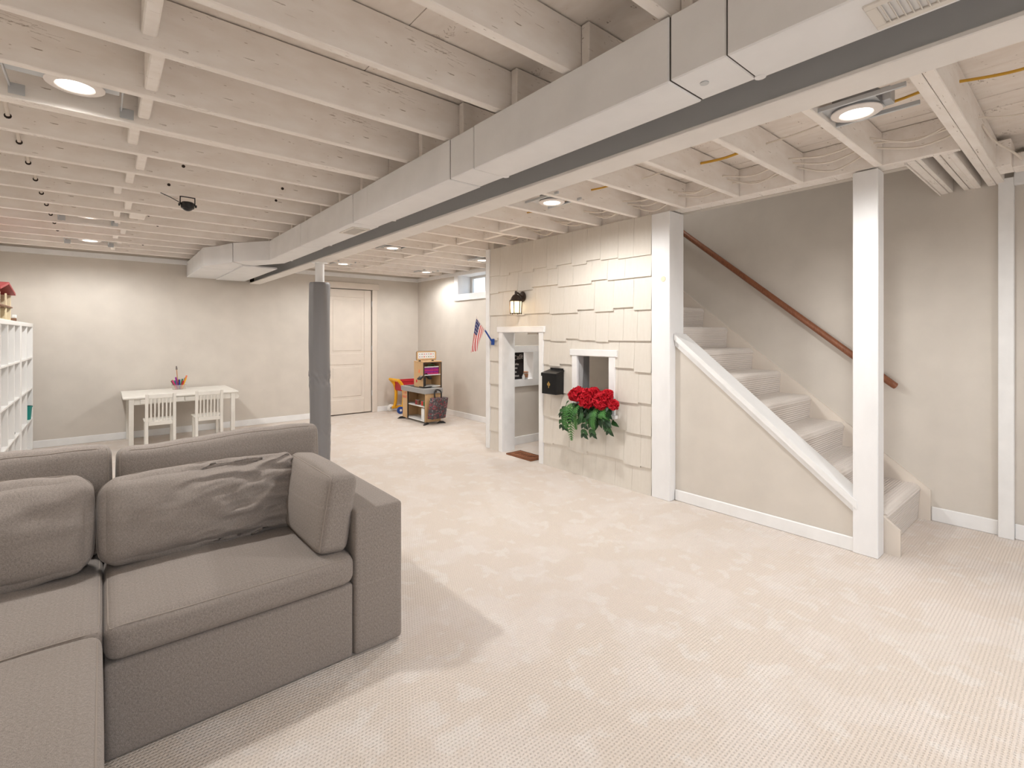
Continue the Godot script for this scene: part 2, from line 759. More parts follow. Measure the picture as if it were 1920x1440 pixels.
func tote_print() -> Texture2D:
	var im := Image.create(256, 256, false, Image.FORMAT_RGB8)
	im.fill(rgb(66, 62, 66))
	var r := RandomNumberGenerator.new()
	r.seed = 77
	var cols := [rgb(150, 36, 54), rgb(176, 52, 66), rgb(126, 116, 118), rgb(226, 222, 222), rgb(96, 90, 94), rgb(150, 36, 54)]
	for k in 150:
		var c: Color = cols[r.randi() % cols.size()]
		var p := Vector2(r.randf() * 256, r.randf() * 256)
		var s := r.randf_range(4, 14) if c.r < 0.85 else r.randf_range(3, 7)
		var ang := r.randf() * TAU
		for yy in range(-16, 17):
			for xx in range(-16, 17):
				var q := Vector2(xx, yy).rotated(ang)
				if (q.x / s) ** 2 + (q.y / (s * 0.55)) ** 2 < 1.0:
					im.set_pixel(posmod(int(p.x) + xx, 256), posmod(int(p.y) + yy, 256), c)
	im.generate_mipmaps()
	return ImageTexture.create_from_image(im)


# ---------------------------------------------------------------- the room
func shell() -> void:
	var w: Material = M.wall
	var t: Material = M.trim_white
	wall_piece("floor", Vector3(XL - 0.2, -0.12, ZB - 0.2), Vector3(XS + 0.3, 0.0, ZF + 0.2), M.floor_carpet)
	# back wall around the door
	var d0 := 2.63
	var d1 := 3.44
	setting("wall_back", boxes([
		[Vector3(XL - 0.2, 0, ZB - 0.16), Vector3(d0 - 0.012, SF + 0.1, ZB)],
		[Vector3(d1 + 0.012, 0, ZB - 0.16), Vector3(XR + 0.31, SF + 0.1, ZB)],
		[Vector3(d0 - 0.012, 2.045, ZB - 0.16), Vector3(d1 + 0.012, SF + 0.1, ZB)],
		[Vector3(d0 - 0.2, 0, ZB - 0.24), Vector3(d1 + 0.2, 2.2, ZB - 0.17)]], 0.0), w)
	wall_piece("wall_left", Vector3(XL - 0.16, 0, ZB - 0.16), Vector3(XL, SF + 0.1, ZF + 0.16), w)
	# wall behind the camera with a wide glass door to the garden, whose cool light falls on all that faces it
	var g0 := 0.0
	var g1 := 2.5
	setting("wall_front", boxes([
		[Vector3(XL - 0.16, 0, ZF), Vector3(g0, SF + 0.1, ZF + 0.16)],
		[Vector3(g1, 0, ZF), Vector3(XS + 0.16, SF + 0.1, ZF + 0.16)],
		[Vector3(g0, 2.1, ZF), Vector3(g1, SF + 0.1, ZF + 0.16)]], 0.0), w)
	var gd := setting_root("door_2", "sliding glass door in the wall behind the camera")
	part(gd, "frame", boxes([
		[Vector3(g0, 0, ZF + 0.04), Vector3(g0 + 0.06, 2.1, ZF + 0.12)], [Vector3(g1 - 0.06, 0, ZF + 0.04), Vector3(g1, 2.1, ZF + 0.12)],
		[Vector3(g0 + 0.06, 2.04, ZF + 0.04), Vector3(g1 - 0.06, 2.1, ZF + 0.12)], [Vector3(g0 + 0.06, 0, ZF + 0.04), Vector3(g1 - 0.06, 0.06, ZF + 0.12)],
		[Vector3(1.21, 0.06, ZF + 0.05), Vector3(1.29, 2.04, ZF + 0.11)]]), t)
	span(gd, "pane", Vector3(g0 + 0.06, 0.06, ZF + 0.078), Vector3(1.21, 2.04, ZF + 0.084), M.glass, 0.0)
	span(gd, "pane", Vector3(1.29, 0.06, ZF + 0.078), Vector3(g1 - 0.06, 2.04, ZF + 0.084), M.glass, 0.0)
	# right wall with the basement window, back to the playhouse
	var a0 := -6.46
	var a1 := -5.64
	var y0 := 1.93
	var y1 := 2.222
	setting("wall_right", boxes([
		[Vector3(XR, 0, ZB), Vector3(XR + 0.3, SF + 0.1, a0 - 0.012)],
		[Vector3(XR, 0, a1 + 0.012), Vector3(XR + 0.3, SF + 0.1, -4.54)],
		[Vector3(XR, 0, a0 - 0.012), Vector3(XR + 0.3, y0 - 0.012, a1 + 0.012)],
		[Vector3(XR, y1 + 0.012, a0 - 0.012), Vector3(XR + 0.3, SF + 0.1, a1 + 0.012)]], 0.0), w)
	wall_piece("wall_stairs", Vector3(XS, 0, -4.56), Vector3(XS + 0.16, 3.5, ZF + 0.16), w)
	# stairwell above the flight
	setting("wall_stairwell", boxes([
		[Vector3(3.567, JB, -3.75), Vector3(3.625, 3.5, -0.70)],
		[Vector3(3.48, 1.3, -3.9), Vector3(XS + 0.16, 3.5, -3.75)],
		[Vector3(3.5, SF + 0.03, -0.70), Vector3(XS + 0.16, 3.5, -0.62)],
		[Vector3(3.4, 3.5, -3.9), Vector3(XS + 0.16, 3.62, -0.6)]], 0.0), w)
	# window
	var win := setting_root("window_1", "small basement window in a deep white recess near the ceiling")
	var wx := XR + 0.22
	part(win, "casing", boxes([
		[Vector3(XR - 0.024, y0 - 0.10, a0 - 0.115), Vector3(XR, y0 - 0.007, a1 + 0.115)],
		[Vector3(XR - 0.02, y0 - 0.006, a0 - 0.11), Vector3(XR, y1 + 0.001, a0 - 0.004)],
		[Vector3(XR - 0.02, y0 - 0.006, a1 + 0.004), Vector3(XR, y1 + 0.001, a1 + 0.11)],
		[Vector3(XR - 0.027, y1 + 0.002, a0 - 0.115), Vector3(XR, y1 + 0.05, a1 + 0.115)]]), t)
	part(win, "reveal", boxes([
		[Vector3(XR - 0.012, y0 - 0.012, a0 - 0.012), Vector3(XR + 0.3, y0, a1 + 0.012)],
		[Vector3(XR - 0.012, y1, a0 - 0.012), Vector3(XR + 0.3, y1 + 0.012, a1 + 0.012)],
		[Vector3(XR - 0.012, y0, a0 - 0.012), Vector3(XR + 0.3, y1, a0)],
		[Vector3(XR - 0.012, y0, a1), Vector3(XR + 0.3, y1, a1 + 0.012)]], 0.001), t)
	part(win, "sash", boxes([
		[Vector3(wx, y0, a0), Vector3(wx + 0.04, y0 + 0.03, a1)],
		[Vector3(wx, y1 - 0.035, a0), Vector3(wx + 0.04, y1, a1)],
		[Vector3(wx, y0 + 0.03, a0), Vector3(wx + 0.04, y1 - 0.035, a0 + 0.045)],
		[Vector3(wx, y0 + 0.03, a1 - 0.045), Vector3(wx + 0.04, y1 - 0.035, a1)],
		[Vector3(wx, y0 + 0.03, -6.07), Vector3(wx + 0.04, y1 - 0.035, -6.03)]], 0.003), M.vent_white)
	for q in [[a0 + 0.045, -6.07], [-6.03, a1 - 0.045]]:
		span(win, "pane", Vector3(wx + 0.016, y0 + 0.03, q[0]), Vector3(wx + 0.022, y1 - 0.035, q[1]), M.glass, 0.0)
	# door: two raised-panel fields, painted like the wall
	var door := setting_root("door_1", "beige two-panel door in the back wall")
	var zf := ZB - 0.012
	var leaf := begin()
	add_box(leaf, Vector3(d0, 0.015, zf - 0.035), Vector3(d1, 2.03, zf - 0.008), 0.001)
	for q in [[d0, d0 + 0.125, 0.015, 2.03], [d1 - 0.125, d1, 0.015, 2.03], [d0 + 0.125, d1 - 0.125, 0.015, 0.25], [d0 + 0.125, d1 - 0.125, 0.81, 0.99], [d0 + 0.125, d1 - 0.125, 1.90, 2.03]]:
		add_box(leaf, Vector3(q[0], q[2], zf - 0.02), Vector3(q[1], q[3], zf), 0.006)
	part(door, "leaf", leaf.commit(), M.door_beige)
	for q in [[0.25, 0.81], [0.99, 1.90]]:
		span(door, "panel", Vector3(d0 + 0.165, q[0] + 0.04, zf - 0.02), Vector3(d1 - 0.165, q[1] - 0.04, zf - 0.001), M.door_beige, 0.012)
	part(door, "casing", boxes([
		[Vector3(d0 - 0.095, 0, ZB), Vector3(d0 - 0.008, 2.038, ZB + 0.018)],
		[Vector3(d1 + 0.008, 0, ZB), Vector3(d1 + 0.095, 2.038, ZB + 0.018)],
		[Vector3(d0 - 0.125, 2.038, ZB), Vector3(d1 + 0.125, 2.14, ZB + 0.024)]], 0.004), M.door_beige)
	for y in [0.28, 1.02, 1.76]:
		part(door, "hinge", lathe([Vector2(0, 0), Vector2(0.008, 0), Vector2(0.008, 0.09), Vector2(0, 0.09)], 8), M.galvanised, Vector3(d1 + 0.006, y, ZB + 0.002))
	# baseboards
	var bh := 0.085
	wall_piece("baseboard_back", Vector3(XL, 0, ZB), Vector3(d0 - 0.095, bh, ZB + 0.014), t, 0.004)
	wall_piece("baseboard_back", Vector3(d1 + 0.095, 0, ZB), Vector3(XR, bh, ZB + 0.014), t, 0.004)
	wall_piece("baseboard_right", Vector3(XR - 0.014, 0, ZB + 0.014), Vector3(XR, bh, -4.56), t, 0.004)
	wall_piece("baseboard_left", Vector3(XL, 0, ZB + 0.014), Vector3(XL + 0.014, bh, ZF), t, 0.004)
	wall_piece("baseboard_front", Vector3(XL + 0.014, 0, ZF - 0.014), Vector3(g0, bh, ZF), t, 0.004)
	wall_piece("baseboard_front", Vector3(g1, 0, ZF - 0.014), Vector3(XS, bh, ZF), t, 0.004)
	wall_piece("baseboard_stairs", Vector3(XS - 0.014, 0, -0.742), Vector3(XS, 0.098, -0.407), t, 0.005)
	wall_piece("baseboard_stairs", Vector3(XS - 0.014, 0, -0.335), Vector3(XS, 0.098, ZF - 0.014), t, 0.005)
	# boards that close the top of the walls
	wall_piece("trim_1", Vector3(XL, 2.222, ZB), Vector3(1.56, 2.282, ZB + 0.02), t)
	wall_piece("trim_2", Vector3(1.78, 2.222, ZB), Vector3(XR, 2.282, ZB + 0.02), t)
	wall_piece("trim_3", Vector3(XR - 0.02, 2.226, ZB + 0.02), Vector3(XR, 2.286, -4.56), t)
	wall_piece("trim_4", Vector3(XL, 2.222, ZB + 0.02), Vector3(XL + 0.02, 2.282, ZF), t)
	# cased opening in the wall beside the stairs
	wall_piece("trim_5", Vector3(4.405, 0, -0.407), Vector3(XS + 0.02, 2.295, -0.335), t, 0.003)
	wall_piece("trim_6", Vector3(4.40, 2.245, -0.335), Vector3(XS, 2.335, ZF - 0.02), t, 0.003)
	wall_piece("trim_7", Vector3(4.36, 2.345, -0.33), Vector3(XS, 2.425, ZF), M.joist_paint, 0.003)


func left_z(k: int) -> float:
	return -0.85 - 0.411 * k


func ceiling_structure() -> void:
	var c := setting_root("ceiling", "exposed white painted joists under the subfloor")
	var p: Material = M.joist_paint
	for k in range(-8, 17):
		var z := left_z(k)
		# joists of the left span, a doubled one at the third bay
		span(c, "joist", Vector3(XL, JB, z - 0.019), Vector3(1.75, SF - 0.005, z + 0.019), p, 0.003)
		if k == 5:
			span(c, "joist", Vector3(XL, JB - 0.001, z + 0.021), Vector3(1.374, SF - 0.001, z + 0.057), p, 0.003)
		# joists of the right span, lapped on the near side over the beam
		var zr := z + 0.0405
		var far := XR if zr < -4.5 else XS if zr < -3.9 else (3.435 if zr < -0.7 else XS)
		span(c, "joist", Vector3(1.375, JB, zr - 0.019), Vector3(far, SF - 0.005, zr + 0.019), p, 0.003)
	span(c, "joist", Vector3(1.76, JB - 0.002, -0.4572), Vector3(XS, SF - 0.001, -0.4192), p, 0.003)
	# stairwell framing: header along the flight, trimmers across to the wall
	span(c, "header", Vector3(3.437, JB, -3.75), Vector3(3.475, SF - 0.001, -0.459), p, 0.003)
	span(c, "header", Vector3(3.477, JB + 0.002, -3.75), Vector3(3.565, SF - 0.001, -0.70), p, 0.003)
	span(c, "trimmer", Vector3(3.48, JB - 0.004, -0.690), Vector3(XS, SF - 0.002, -0.652), p, 0.003)
	span(c, "trimmer", Vector3(3.48, JB - 0.012, -0.698), Vector3(XS, JB + 0.05, -0.691), p, 0.001)
	span(c, "trimmer", Vector3(3.48, JB, -0.650), Vector3(XS, SF - 0.002, -0.628), p, 0.003)
	for z in [-0.575, -0.5435, -0.517]:
		span(c, "trimmer", Vector3(3.48, JB - 0.001, z), Vector3(XS, SF - 0.002, z + 0.027), p, 0.003)
	span(c, "block", Vector3(4.02, JB + 0.01, -0.388), Vector3(4.22, SF - 0.03, -0.318), p, 0.003)
	span(c, "block", Vector3(4.10, JB + 0.01, -0.318), Vector3(4.24, SF - 0.1, -0.27), p, 0.003)
	# bridging between the joists
	var xs := [0.13, 0.16, 0.12, 0.15, 0.145, 0.12, 0.17, 0.133, 0.08, 0.15, 0.09, 0.10, 0.15, 0.10, 0.14, 0.09, 0.12, 0.10]
	for k in range(-3, 16):
		var x: float = xs[posmod(k, xs.size())]
		var za := left_z(k) - 0.019
		var zb := left_z(k + 1) + 0.019 + (0.04 if k == 4 else 0.0)
		span(c, "blocking", Vector3(x - 0.022, JB + 0.022 + 0.01 * (posmod(k * 7, 3)), zb), Vector3(x + 0.022, SF - 0.002, za), p, 0.005)
		if k == 10:
			span(c, "blocking", Vector3(x + 0.08, JB + 0.03, zb), Vector3(x + 0.19, SF - 0.002, za), p, 0.005)
		if k >= 6:
			var xr := 2.98 + 0.06 * (posmod(k * 5, 3) - 1)
			span(c, "blocking", Vector3(xr - 0.02, JB + 0.015, zb + 0.0405), Vector3(xr + 0.02, JB + 0.12, za + 0.0405), p, 0.005)
	# subfloor boards, laid along the room
	var edge := XL - 0.1
	for x in [-0.34, 0.885, 1.66]:
		span(c, "subfloor_board", Vector3(edge + 0.0015, SF, ZB - 0.1), Vector3(x - 0.0015, SF + 0.022, ZF + 0.1), M.subfloor_paint, 0.001)
		edge = x
	while edge < XS + 0.1:
		var nx := edge + 0.186
		var z1 := ZF + 0.1
		if edge > 3.46:
			span(c, "subfloor_board", Vector3(edge + 0.002, SF + rng.randf() * 0.003, -0.62), Vector3(nx - 0.002, SF + 0.022, ZF + 0.1), M.subfloor_paint, 0.0015)
			z1 = -3.8
		span(c, "subfloor_board", Vector3(edge + 0.002, SF + rng.randf() * 0.003, ZB - 0.1), Vector3(nx - 0.002, SF + 0.022, z1), M.subfloor_paint, 0.0015)
		edge = nx
	span(c, "upper_floor", Vector3(XL - 0.2, SF + 0.024, ZB - 0.2), Vector3(3.45, SF + 0.1, ZF + 0.2), M.subfloor_paint, 0.0)
	span(c, "upper_floor", Vector3(3.45, SF + 0.024, ZB - 0.2), Vector3(XS + 0.3, SF + 0.1, -3.9), M.subfloor_paint, 0.0)
	span(c, "upper_floor", Vector3(3.45, SF + 0.024, -0.62), Vector3(XS + 0.3, SF + 0.1, ZF + 0.2), M.subfloor_paint, 0.0)


func beam_and_duct() -> void:
	# rolled steel beam on the column
	var b := thing("steel_beam", "long grey steel beam with a white bottom flange running under the joists", "beam")
	part(b, "web", box(0.014, 0.23, 10.02, 0.0), M.beam_grey, Vector3(1.667, 2.147, -2.73))
	part(b, "bottom_flange", box(0.135, 0.016, 10.02, 0.003), M.beam_white, Vector3(1.667, 2.028, -2.73))
	part(b, "top_flange", box(0.135, 0.012, 10.02, 0.002), M.beam_grey, Vector3(1.667, 2.2635, -2.73))
	part(b, "end_plate", box(0.12, 0.2, 0.01, 0.002), M.hole_dark, Vector3(1.667, 2.147, -7.75))
	# sheet metal duct in sections joined by slip collars
	var d := thing("air_duct", "long rectangular white painted air duct hung beside the beam", "duct")
	var cuts := [2.25, 0.75, -0.651, -0.827, -1.843, -2.046, -3.03, -3.268, -4.224, -4.42, -5.36, -5.46]
	for i in cuts.size() - 1:
		var g := 0.0 if i % 2 == 0 else 0.0025
		span(d, "duct_section", Vector3(1.312 - g, 2.064 - g, cuts[i + 1] + 0.002), Vector3(1.500 + g, 2.262, cuts[i] - 0.002), M.duct_paint, 0.004)
		if i > 0:
			span(d, "seam", Vector3(1.3145, 2.0665, cuts[i] - 0.0022), Vector3(1.4975, 2.258, cuts[i] + 0.0022), M.seam_dark, 0.0)
		if i % 2 == 0 and i > 0:
			part(d, "drive_cleat", lathe([Vector2(0, 0), Vector2(0.016, 0), Vector2(0.016, 0.004), Vector2(0, 0.004)], 10), M.duct_paint, Vector3(1.492, 2.060, cuts[i] + 0.012))
	# offset elbow that steps to the left and runs on to the back wall
	part(d, "elbow", slab_y([Vector2(1.312, -5.462), Vector2(1.5, -5.462), Vector2(1.5, -5.62), Vector2(1.26, -6.1), Vector2(1.05, -5.83)], 2.066, 2.262), M.duct_paint)
	part(d, "elbow", slab_y([Vector2(1.046, -5.835), Vector2(1.256, -6.105), Vector2(1.24, -6.5), Vector2(0.85, -6.5), Vector2(0.85, -6.36), Vector2(0.97, -6.1)], 2.060, 2.262), M.duct_paint)
	span(d, "duct_section", Vector3(0.848, 2.056, -6.78), Vector3(1.242, 2.262, -6.503), M.duct_paint, 0.004)
	span(d, "duct_section", Vector3(0.852, 2.060, ZB + 0.004), Vector3(1.238, 2.262, -6.783), M.duct_paint, 0.004)
	span(d, "cover_panel", Vector3(1.18, 2.045, -7.70), Vector3(1.53, 2.066, -6.02), M.duct_paint, 0.003)
	span(d, "seam", Vector3(1.22, 2.062, -7.745), Vector3(1.56, 2.2, -7.71), M.seam_dark, 0.0)
	# grilles in the underside
	for q in [[-0.195, 0.31, 18], [-3.50, 0.26, 14]]:
		var v := part(d, "register", boxes([
			[Vector3(1.352, 2.0555, q[0] - q[1] / 2), Vector3(1.372, 2.0635, q[0] + q[1] / 2)],
			[Vector3(1.462, 2.0555, q[0] - q[1] / 2), Vector3(1.482, 2.0635, q[0] + q[1] / 2)],
			[Vector3(1.372, 2.0555, q[0] - q[1] / 2), Vector3(1.462, 2.0635, q[0] - q[1] / 2 + 0.022)],
			[Vector3(1.372, 2.0555, q[0] + q[1] / 2 - 0.022), Vector3(1.462, 2.0635, q[0] + q[1] / 2)]]), M.vent_white)
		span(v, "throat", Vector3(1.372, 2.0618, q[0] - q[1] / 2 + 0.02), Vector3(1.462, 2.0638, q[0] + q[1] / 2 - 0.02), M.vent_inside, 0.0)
		for i in int(q[2]):
			var z: float = q[0] - q[1] / 2 + 0.03 + (q[1] - 0.06) * i / (q[2] - 1)
			part(v, "louver", box(0.09, 0.002, 0.009, 0.0005), M.vent_white, Vector3(1.417, 2.0575, z), Vector3(58, 0, 0))
	part(d, "access_cap", lathe([Vector2(0, 0), Vector2(0.013, 0), Vector2(0.013, 0.003), Vector2(0, 0.003)], 14), M.galvanised, Vector3(1.40, 2.0605, -0.764))


# ---------------------------------------------------------------- playhouse front
func minus(r: Rect2, h: Rect2) -> Array:
	if not r.intersects(h):
		return [r]
	var out := []
	var i := r.intersection(h)
	if i.position.y > r.position.y:
		out.append(Rect2(r.position.x, r.position.y, r.size.x, i.position.y - r.position.y))
	if i.end.y < r.end.y:
		out.append(Rect2(r.position.x, i.end.y, r.size.x, r.end.y - i.end.y))
	if i.position.x > r.position.x:
		out.append(Rect2(r.position.x, i.position.y, i.position.x - r.position.x, i.size.y))
	if i.end.x < r.end.x:
		out.append(Rect2(i.end.x, i.position.y, r.end.x - i.end.x, i.size.y))
	return out


func playhouse() -> void:
	var t: Material = M.trim_white
	var x0 := 3.40
	var x1 := 3.55
	var za := -4.50
	var zb := -2.30
	var w := setting("wall_playhouse", boxes([
		[Vector3(x0 + 0.004, 0, za), Vector3(x1, JB, -4.21)],
		[Vector3(x0 + 0.004, 1.322, -4.21), Vector3(x1, JB, -3.61)],
		[Vector3(x0 + 0.004, 0, -3.61), Vector3(x1, JB, -3.10)],
		[Vector3(x0 + 0.004, 0, -3.10), Vector3(x1, 0.60, -2.727)],
		[Vector3(x0 + 0.004, 1.104, -3.10), Vector3(x1, JB, -2.727)],
		[Vector3(x0 + 0.004, 0, -2.727), Vector3(x1, JB, zb + 0.005)]], 0.0), M.wall, Vector3.ZERO, "playhouse front clad in cream staggered shingles")
	# shingles: courses of uneven butts, each lapping the one below
	var butts := [0.0, 0.233, 0.504, 0.753, 1.016, 1.261, 1.528, 1.786, 1.971, 2.268]
	var door := Rect2(-4.262, -0.1, 0.70, 1.47)
	var win := Rect2(-3.155, 0.585, 0.49, 0.57)
	var r := RandomNumberGenerator.new()
	r.seed = 23
	for i in butts.size() - 1:
		var z := -4.44
		while z < zb - 0.005:
			var width := r.randf_range(0.13, 0.23)
			if z + width > zb - 0.05:
				width = zb - z
			var drop: float = [0.0, 0.014, 0.026][r.randi() % 3] if i > 0 else 0.0
			var y0: float = butts[i] - drop
			var y1: float = butts[i + 1] + (0.0 if i == butts.size() - 2 else 0.004)
			for q in minus(Rect2(z + 0.0007, y0, width - 0.0014, y1 - y0), door):
				for s in minus(q, win):
					if s.size.x > 0.012 and s.size.y > 0.012:
						var f0: float = x0 - lerpf(0.020, 0.004, (s.position.y - y0) / (y1 - y0))
						var f1: float = x0 - lerpf(0.020, 0.004, (s.end.y - y0) / (y1 - y0))
						part(w, "shingle", shingle(s, f0, f1, x0 + 0.003), M.siding)
			z += width
	# far side wall of the playhouse with the serving hatch
	setting("wall_playhouse_side", boxes([
		[Vector3(x0, 0, -4.54), Vector3(XS, 0.76, -4.39)],
		[Vector3(x0, 1.095, -4.54), Vector3(XS, SF, -4.39)],
		[Vector3(x0, 0.76, -4.54), Vector3(3.60, 1.095, -4.39)],
		[Vector3(4.0, 0.76, -4.54), Vector3(XS, 1.095, -4.39)]], 0.0), M.wall)
	setting("wall_playhouse_end", boxes([[Vector3(x1, 0, -2.36), Vector3(XS, 0.70, -2.30)]], 0.0), M.wall)
	wall_piece("trim_8", Vector3(x0 - 0.022, 0, -4.512), Vector3(x0 + 0.06, JB, -4.442), t, 0.003)
	# hatch casing on the inside
	setting("trim_9", boxes([
		[Vector3(3.52, 1.095, -4.392), Vector3(4.085, 1.165, -4.372)],
		[Vector3(3.555, 0.685, -4.392), Vector3(4.085, 0.765, -4.368)],
		[Vector3(4.0, 0.765, -4.392), Vector3(4.085, 1.095, -4.372)],
		[Vector3(3.60, 0.755, -4.55), Vector3(4.0, 0.765, -4.37)],
		[Vector3(3.992, 0.765, -4.55), Vector3(4.0, 1.095, -4.372)],
		[Vector3(3.60, 1.087, -4.55), Vector3(3.992, 1.095, -4.372)]], 0.001), t)
	wall_piece("baseboard_playhouse", Vector3(x1, 0, -4.392), Vector3(XS, 0.095, -4.376), t, 0.004)
	wall_piece("baseboard_playhouse", Vector3(XS - 0.016, 0, -4.376), Vector3(XS, 0.095, -2.36), t, 0.004)
	# door casing and jambs
	setting("trim_10", boxes([
		[Vector3(x0 - 0.026, 0, -4.268), Vector3(x0 + 0.01, 1.322, -4.205)],
		[Vector3(x0 - 0.026, 0, -3.617), Vector3(x0 + 0.01, 1.322, -3.557)],
		[Vector3(x0 - 0.034, 1.322, -4.292), Vector3(x0 + 0.01, 1.384, -3.530)]], 0.003), t)
	setting("trim_11", boxes([
		[Vector3(x0 + 0.004, 0, -4.216), Vector3(x1 + 0.006, 1.33, -4.204)],
		[Vector3(x0 + 0.004, 0, -3.618), Vector3(x1 + 0.006, 1.33, -3.606)],
		[Vector3(x0 + 0.004, 1.318, -4.204), Vector3(x1 + 0.006, 1.33, -3.618)]], 0.001), t)
	# window casing and jambs
	setting("trim_12", boxes([
		[Vector3(x0 - 0.026, 0.60, -3.162), Vector3(x0 + 0.01, 1.104, -3.100)],
		[Vector3(x0 - 0.026, 0.60, -2.727), Vector3(x0 + 0.01, 1.104, -2.661)],
		[Vector3(x0 - 0.032, 1.104, -3.184), Vector3(x0 + 0.01, 1.163, -2.637)],
		[Vector3(x0 - 0.05, 0.575, -3.184), Vector3(x0 + 0.01, 0.605, -2.637)]], 0.003), t)
	setting("trim_13", boxes([
		[Vector3(x0 + 0.004, 0.60, -3.112), Vector3(x1 + 0.006, 1.11, -3.100)],
		[Vector3(x0 + 0.004, 0.60, -2.727), Vector3(x1 + 0.006, 1.11, -2.715)],
		[Vector3(x0 + 0.004, 1.100, -3.100), Vector3(x1 + 0.006, 1.112, -2.727)],
		[Vector3(x0 + 0.004, 0.594, -3.100), Vector3(x1 + 0.006, 0.606, -2.727)]], 0.001), t)


func shingle(s: Rect2, f0: float, f1: float, back: float) -> Mesh:
	var st := begin()
	var z0 := s.position.x
	var z1 := s.end.x
	var y0 := s.position.y
	var y1 := s.end.y
	face(st, [Vector3(f0, y0, z0), Vector3(f0, y0, z1), Vector3(f1, y1, z1), Vector3(f1, y1, z0)], Vector3.LEFT)
	face(st, [Vector3(back, y0, z0), Vector3(back, y0, z1), Vector3(back, y1, z1), Vector3(back, y1, z0)], Vector3.RIGHT)
	face(st, [Vector3(f0, y0, z0), Vector3(f0, y0, z1), Vector3(back, y0, z1), Vector3(back, y0, z0)], Vector3.DOWN)
	face(st, [Vector3(f1, y1, z0), Vector3(f1, y1, z1), Vector3(back, y1, z1), Vector3(back, y1, z0)], Vector3.UP)
	face(st, [Vector3(f0, y0, z0), Vector3(f1, y1, z0), Vector3(back, y1, z0), Vector3(back, y0, z0)], Vector3.FORWARD)
	face(st, [Vector3(f0, y0, z1), Vector3(f1, y1, z1), Vector3(back, y1, z1), Vector3(back, y0, z1)], Vector3.BACK)
	return st.commit()


# ---------------------------------------------------------------- stairs
func stairs() -> void:
	var s := thing("staircase", "flight of cream carpeted stairs rising behind the low beige wall", "stairs")
	for k in range(1, 13):
		var zr := -0.815 - 0.2315 * (k - 1)
		var top := 0.243 + 0.187 * (k - 1)
		var low := 0.0 if k == 1 else top - 0.187 - 0.01
		var zb := zr - 0.2315 - 0.03
		var n := 0.04
		var pts := [Vector2(zr + 0.0, low), Vector2(zr + 0.012, top - n - 0.012)]
		for j in 7:
			var q := j / 6.0 * PI / 2.0
			pts.append(Vector2(zr + 0.016 - n + n * cos(q), top - n + n * sin(q)))
		pts.append(Vector2(zb, top + 0.002))
		pts.append(Vector2(zb, low))
		part(s, "step", slab_x(pts, 3.592, 4.428), M.stair_carpet)
	# skirt boards each side, painted like the wall
	part(s, "skirt_board", slab_x([Vector2(-0.744, 0.0), Vector2(-0.744, 0.21), Vector2(-3.7, 0.21 + 0.8 * 2.956), Vector2(-3.7, 1.9), Vector2(-1.4, 0.0)], 4.429, XS), M.door_beige)
	part(s, "skirt_board", slab_x([Vector2(-0.735, 0.0), Vector2(-0.735, 0.15), Vector2(-3.7, 0.15 + 0.8 * 2.965), Vector2(-3.7, 1.9), Vector2(-1.4, 0.0)], 3.563, 3.590), M.door_beige)
	part(s, "underside", slab_x([Vector2(-0.9, 0.0), Vector2(-3.74, 2.1), Vector2(-3.74, 2.06), Vector2(-0.95, 0.0)], 3.592, 4.428), M.wall)
	# low wall in front of the flight
	var kw := [Vector2(-2.128, 0.0), Vector2(-2.128, 1.262), Vector2(-0.915, 0.265), Vector2(-0.915, 0.0)]
	var wl := part(self, "wall_knee", slab_x(kw, 3.455, 3.560), M.wall)
	wl.set_meta("kind", "structure")
	wall_piece("baseboard_knee", Vector3(3.440, 0, -2.124), Vector3(3.455, 0.085, -0.919), M.trim_white, 0.005)
	# sloped cap with a moulding under its nosing
	var cap := [Vector2(-2.122, 1.258), Vector2(-2.122, 1.305), Vector2(-0.912, 0.310), Vector2(-0.912, 0.262)]
	var c := part(self, "trim_14", slab_x(cap, 3.424, 3.596), M.trim_white)
	c.set_meta("kind", "structure")
	var cm := [Vector2(-2.126, 1.215), Vector2(-2.126, 1.262), Vector2(-0.914, 0.266), Vector2(-0.914, 0.222)]
	var c2 := part(self, "trim_15", slab_x(cm, 3.441, 3.456), M.trim_white)
	c2.set_meta("kind", "structure")
	# handrail on the far wall
	var h := thing("handrail", "dark brown wooden handrail fixed to the wall above the stairs", "handrail")
	var pts2 := []
	for i in 9:
		var t := i / 8.0
		pts2.append(Vector3(4.385, lerpf(0.945, 2.90, t), lerpf(-0.955, -3.35, t)))
	part(h, "rail", tube(pts2, 0.0245, 14), M.rail_wood)
	part(h, "end_return", tube([Vector3(4.385, 0.955, -0.967), Vector3(4.385, 0.935, -0.943), Vector3(4.392, 0.928, -0.934)], 0.024, 14), M.rail_wood)
	for z in [-3.1]:
		var y: float = 0.945 + (-0.955 - z) / 2.395 * 1.955
		part(h, "bracket", tube([Vector3(4.385, y - 0.02, z), Vector3(4.39, y - 0.07, z), Vector3(XS, y - 0.08, z)], 0.006, 8), M.bronze)


func posts() -> void:
	var a := thing("wooden_post", "thick square white post at the corner of the shingled playhouse", "post")
	part(a, "shaft", box(0.2, 2.262, 0.165, 0.004), M.post_white, Vector3(3.4755, 1.131, -2.2105))
	part(a, "screw_cap", lathe([Vector2(0, 0), Vector2(0.022, 0), Vector2(0.020, 0.004), Vector2(0, 0.005)], 18), M.toy_cream, Vector3(3.3752, 1.735, -2.185), Vector3(0, 0, 90))
	var b := thing("wooden_post", "slim white square post at the foot of the stairs", "post")
	part(b, "shaft", box(0.12, 2.262, 0.125, 0.004), M.post_white, Vector3(3.490, 1.131, -0.8725))


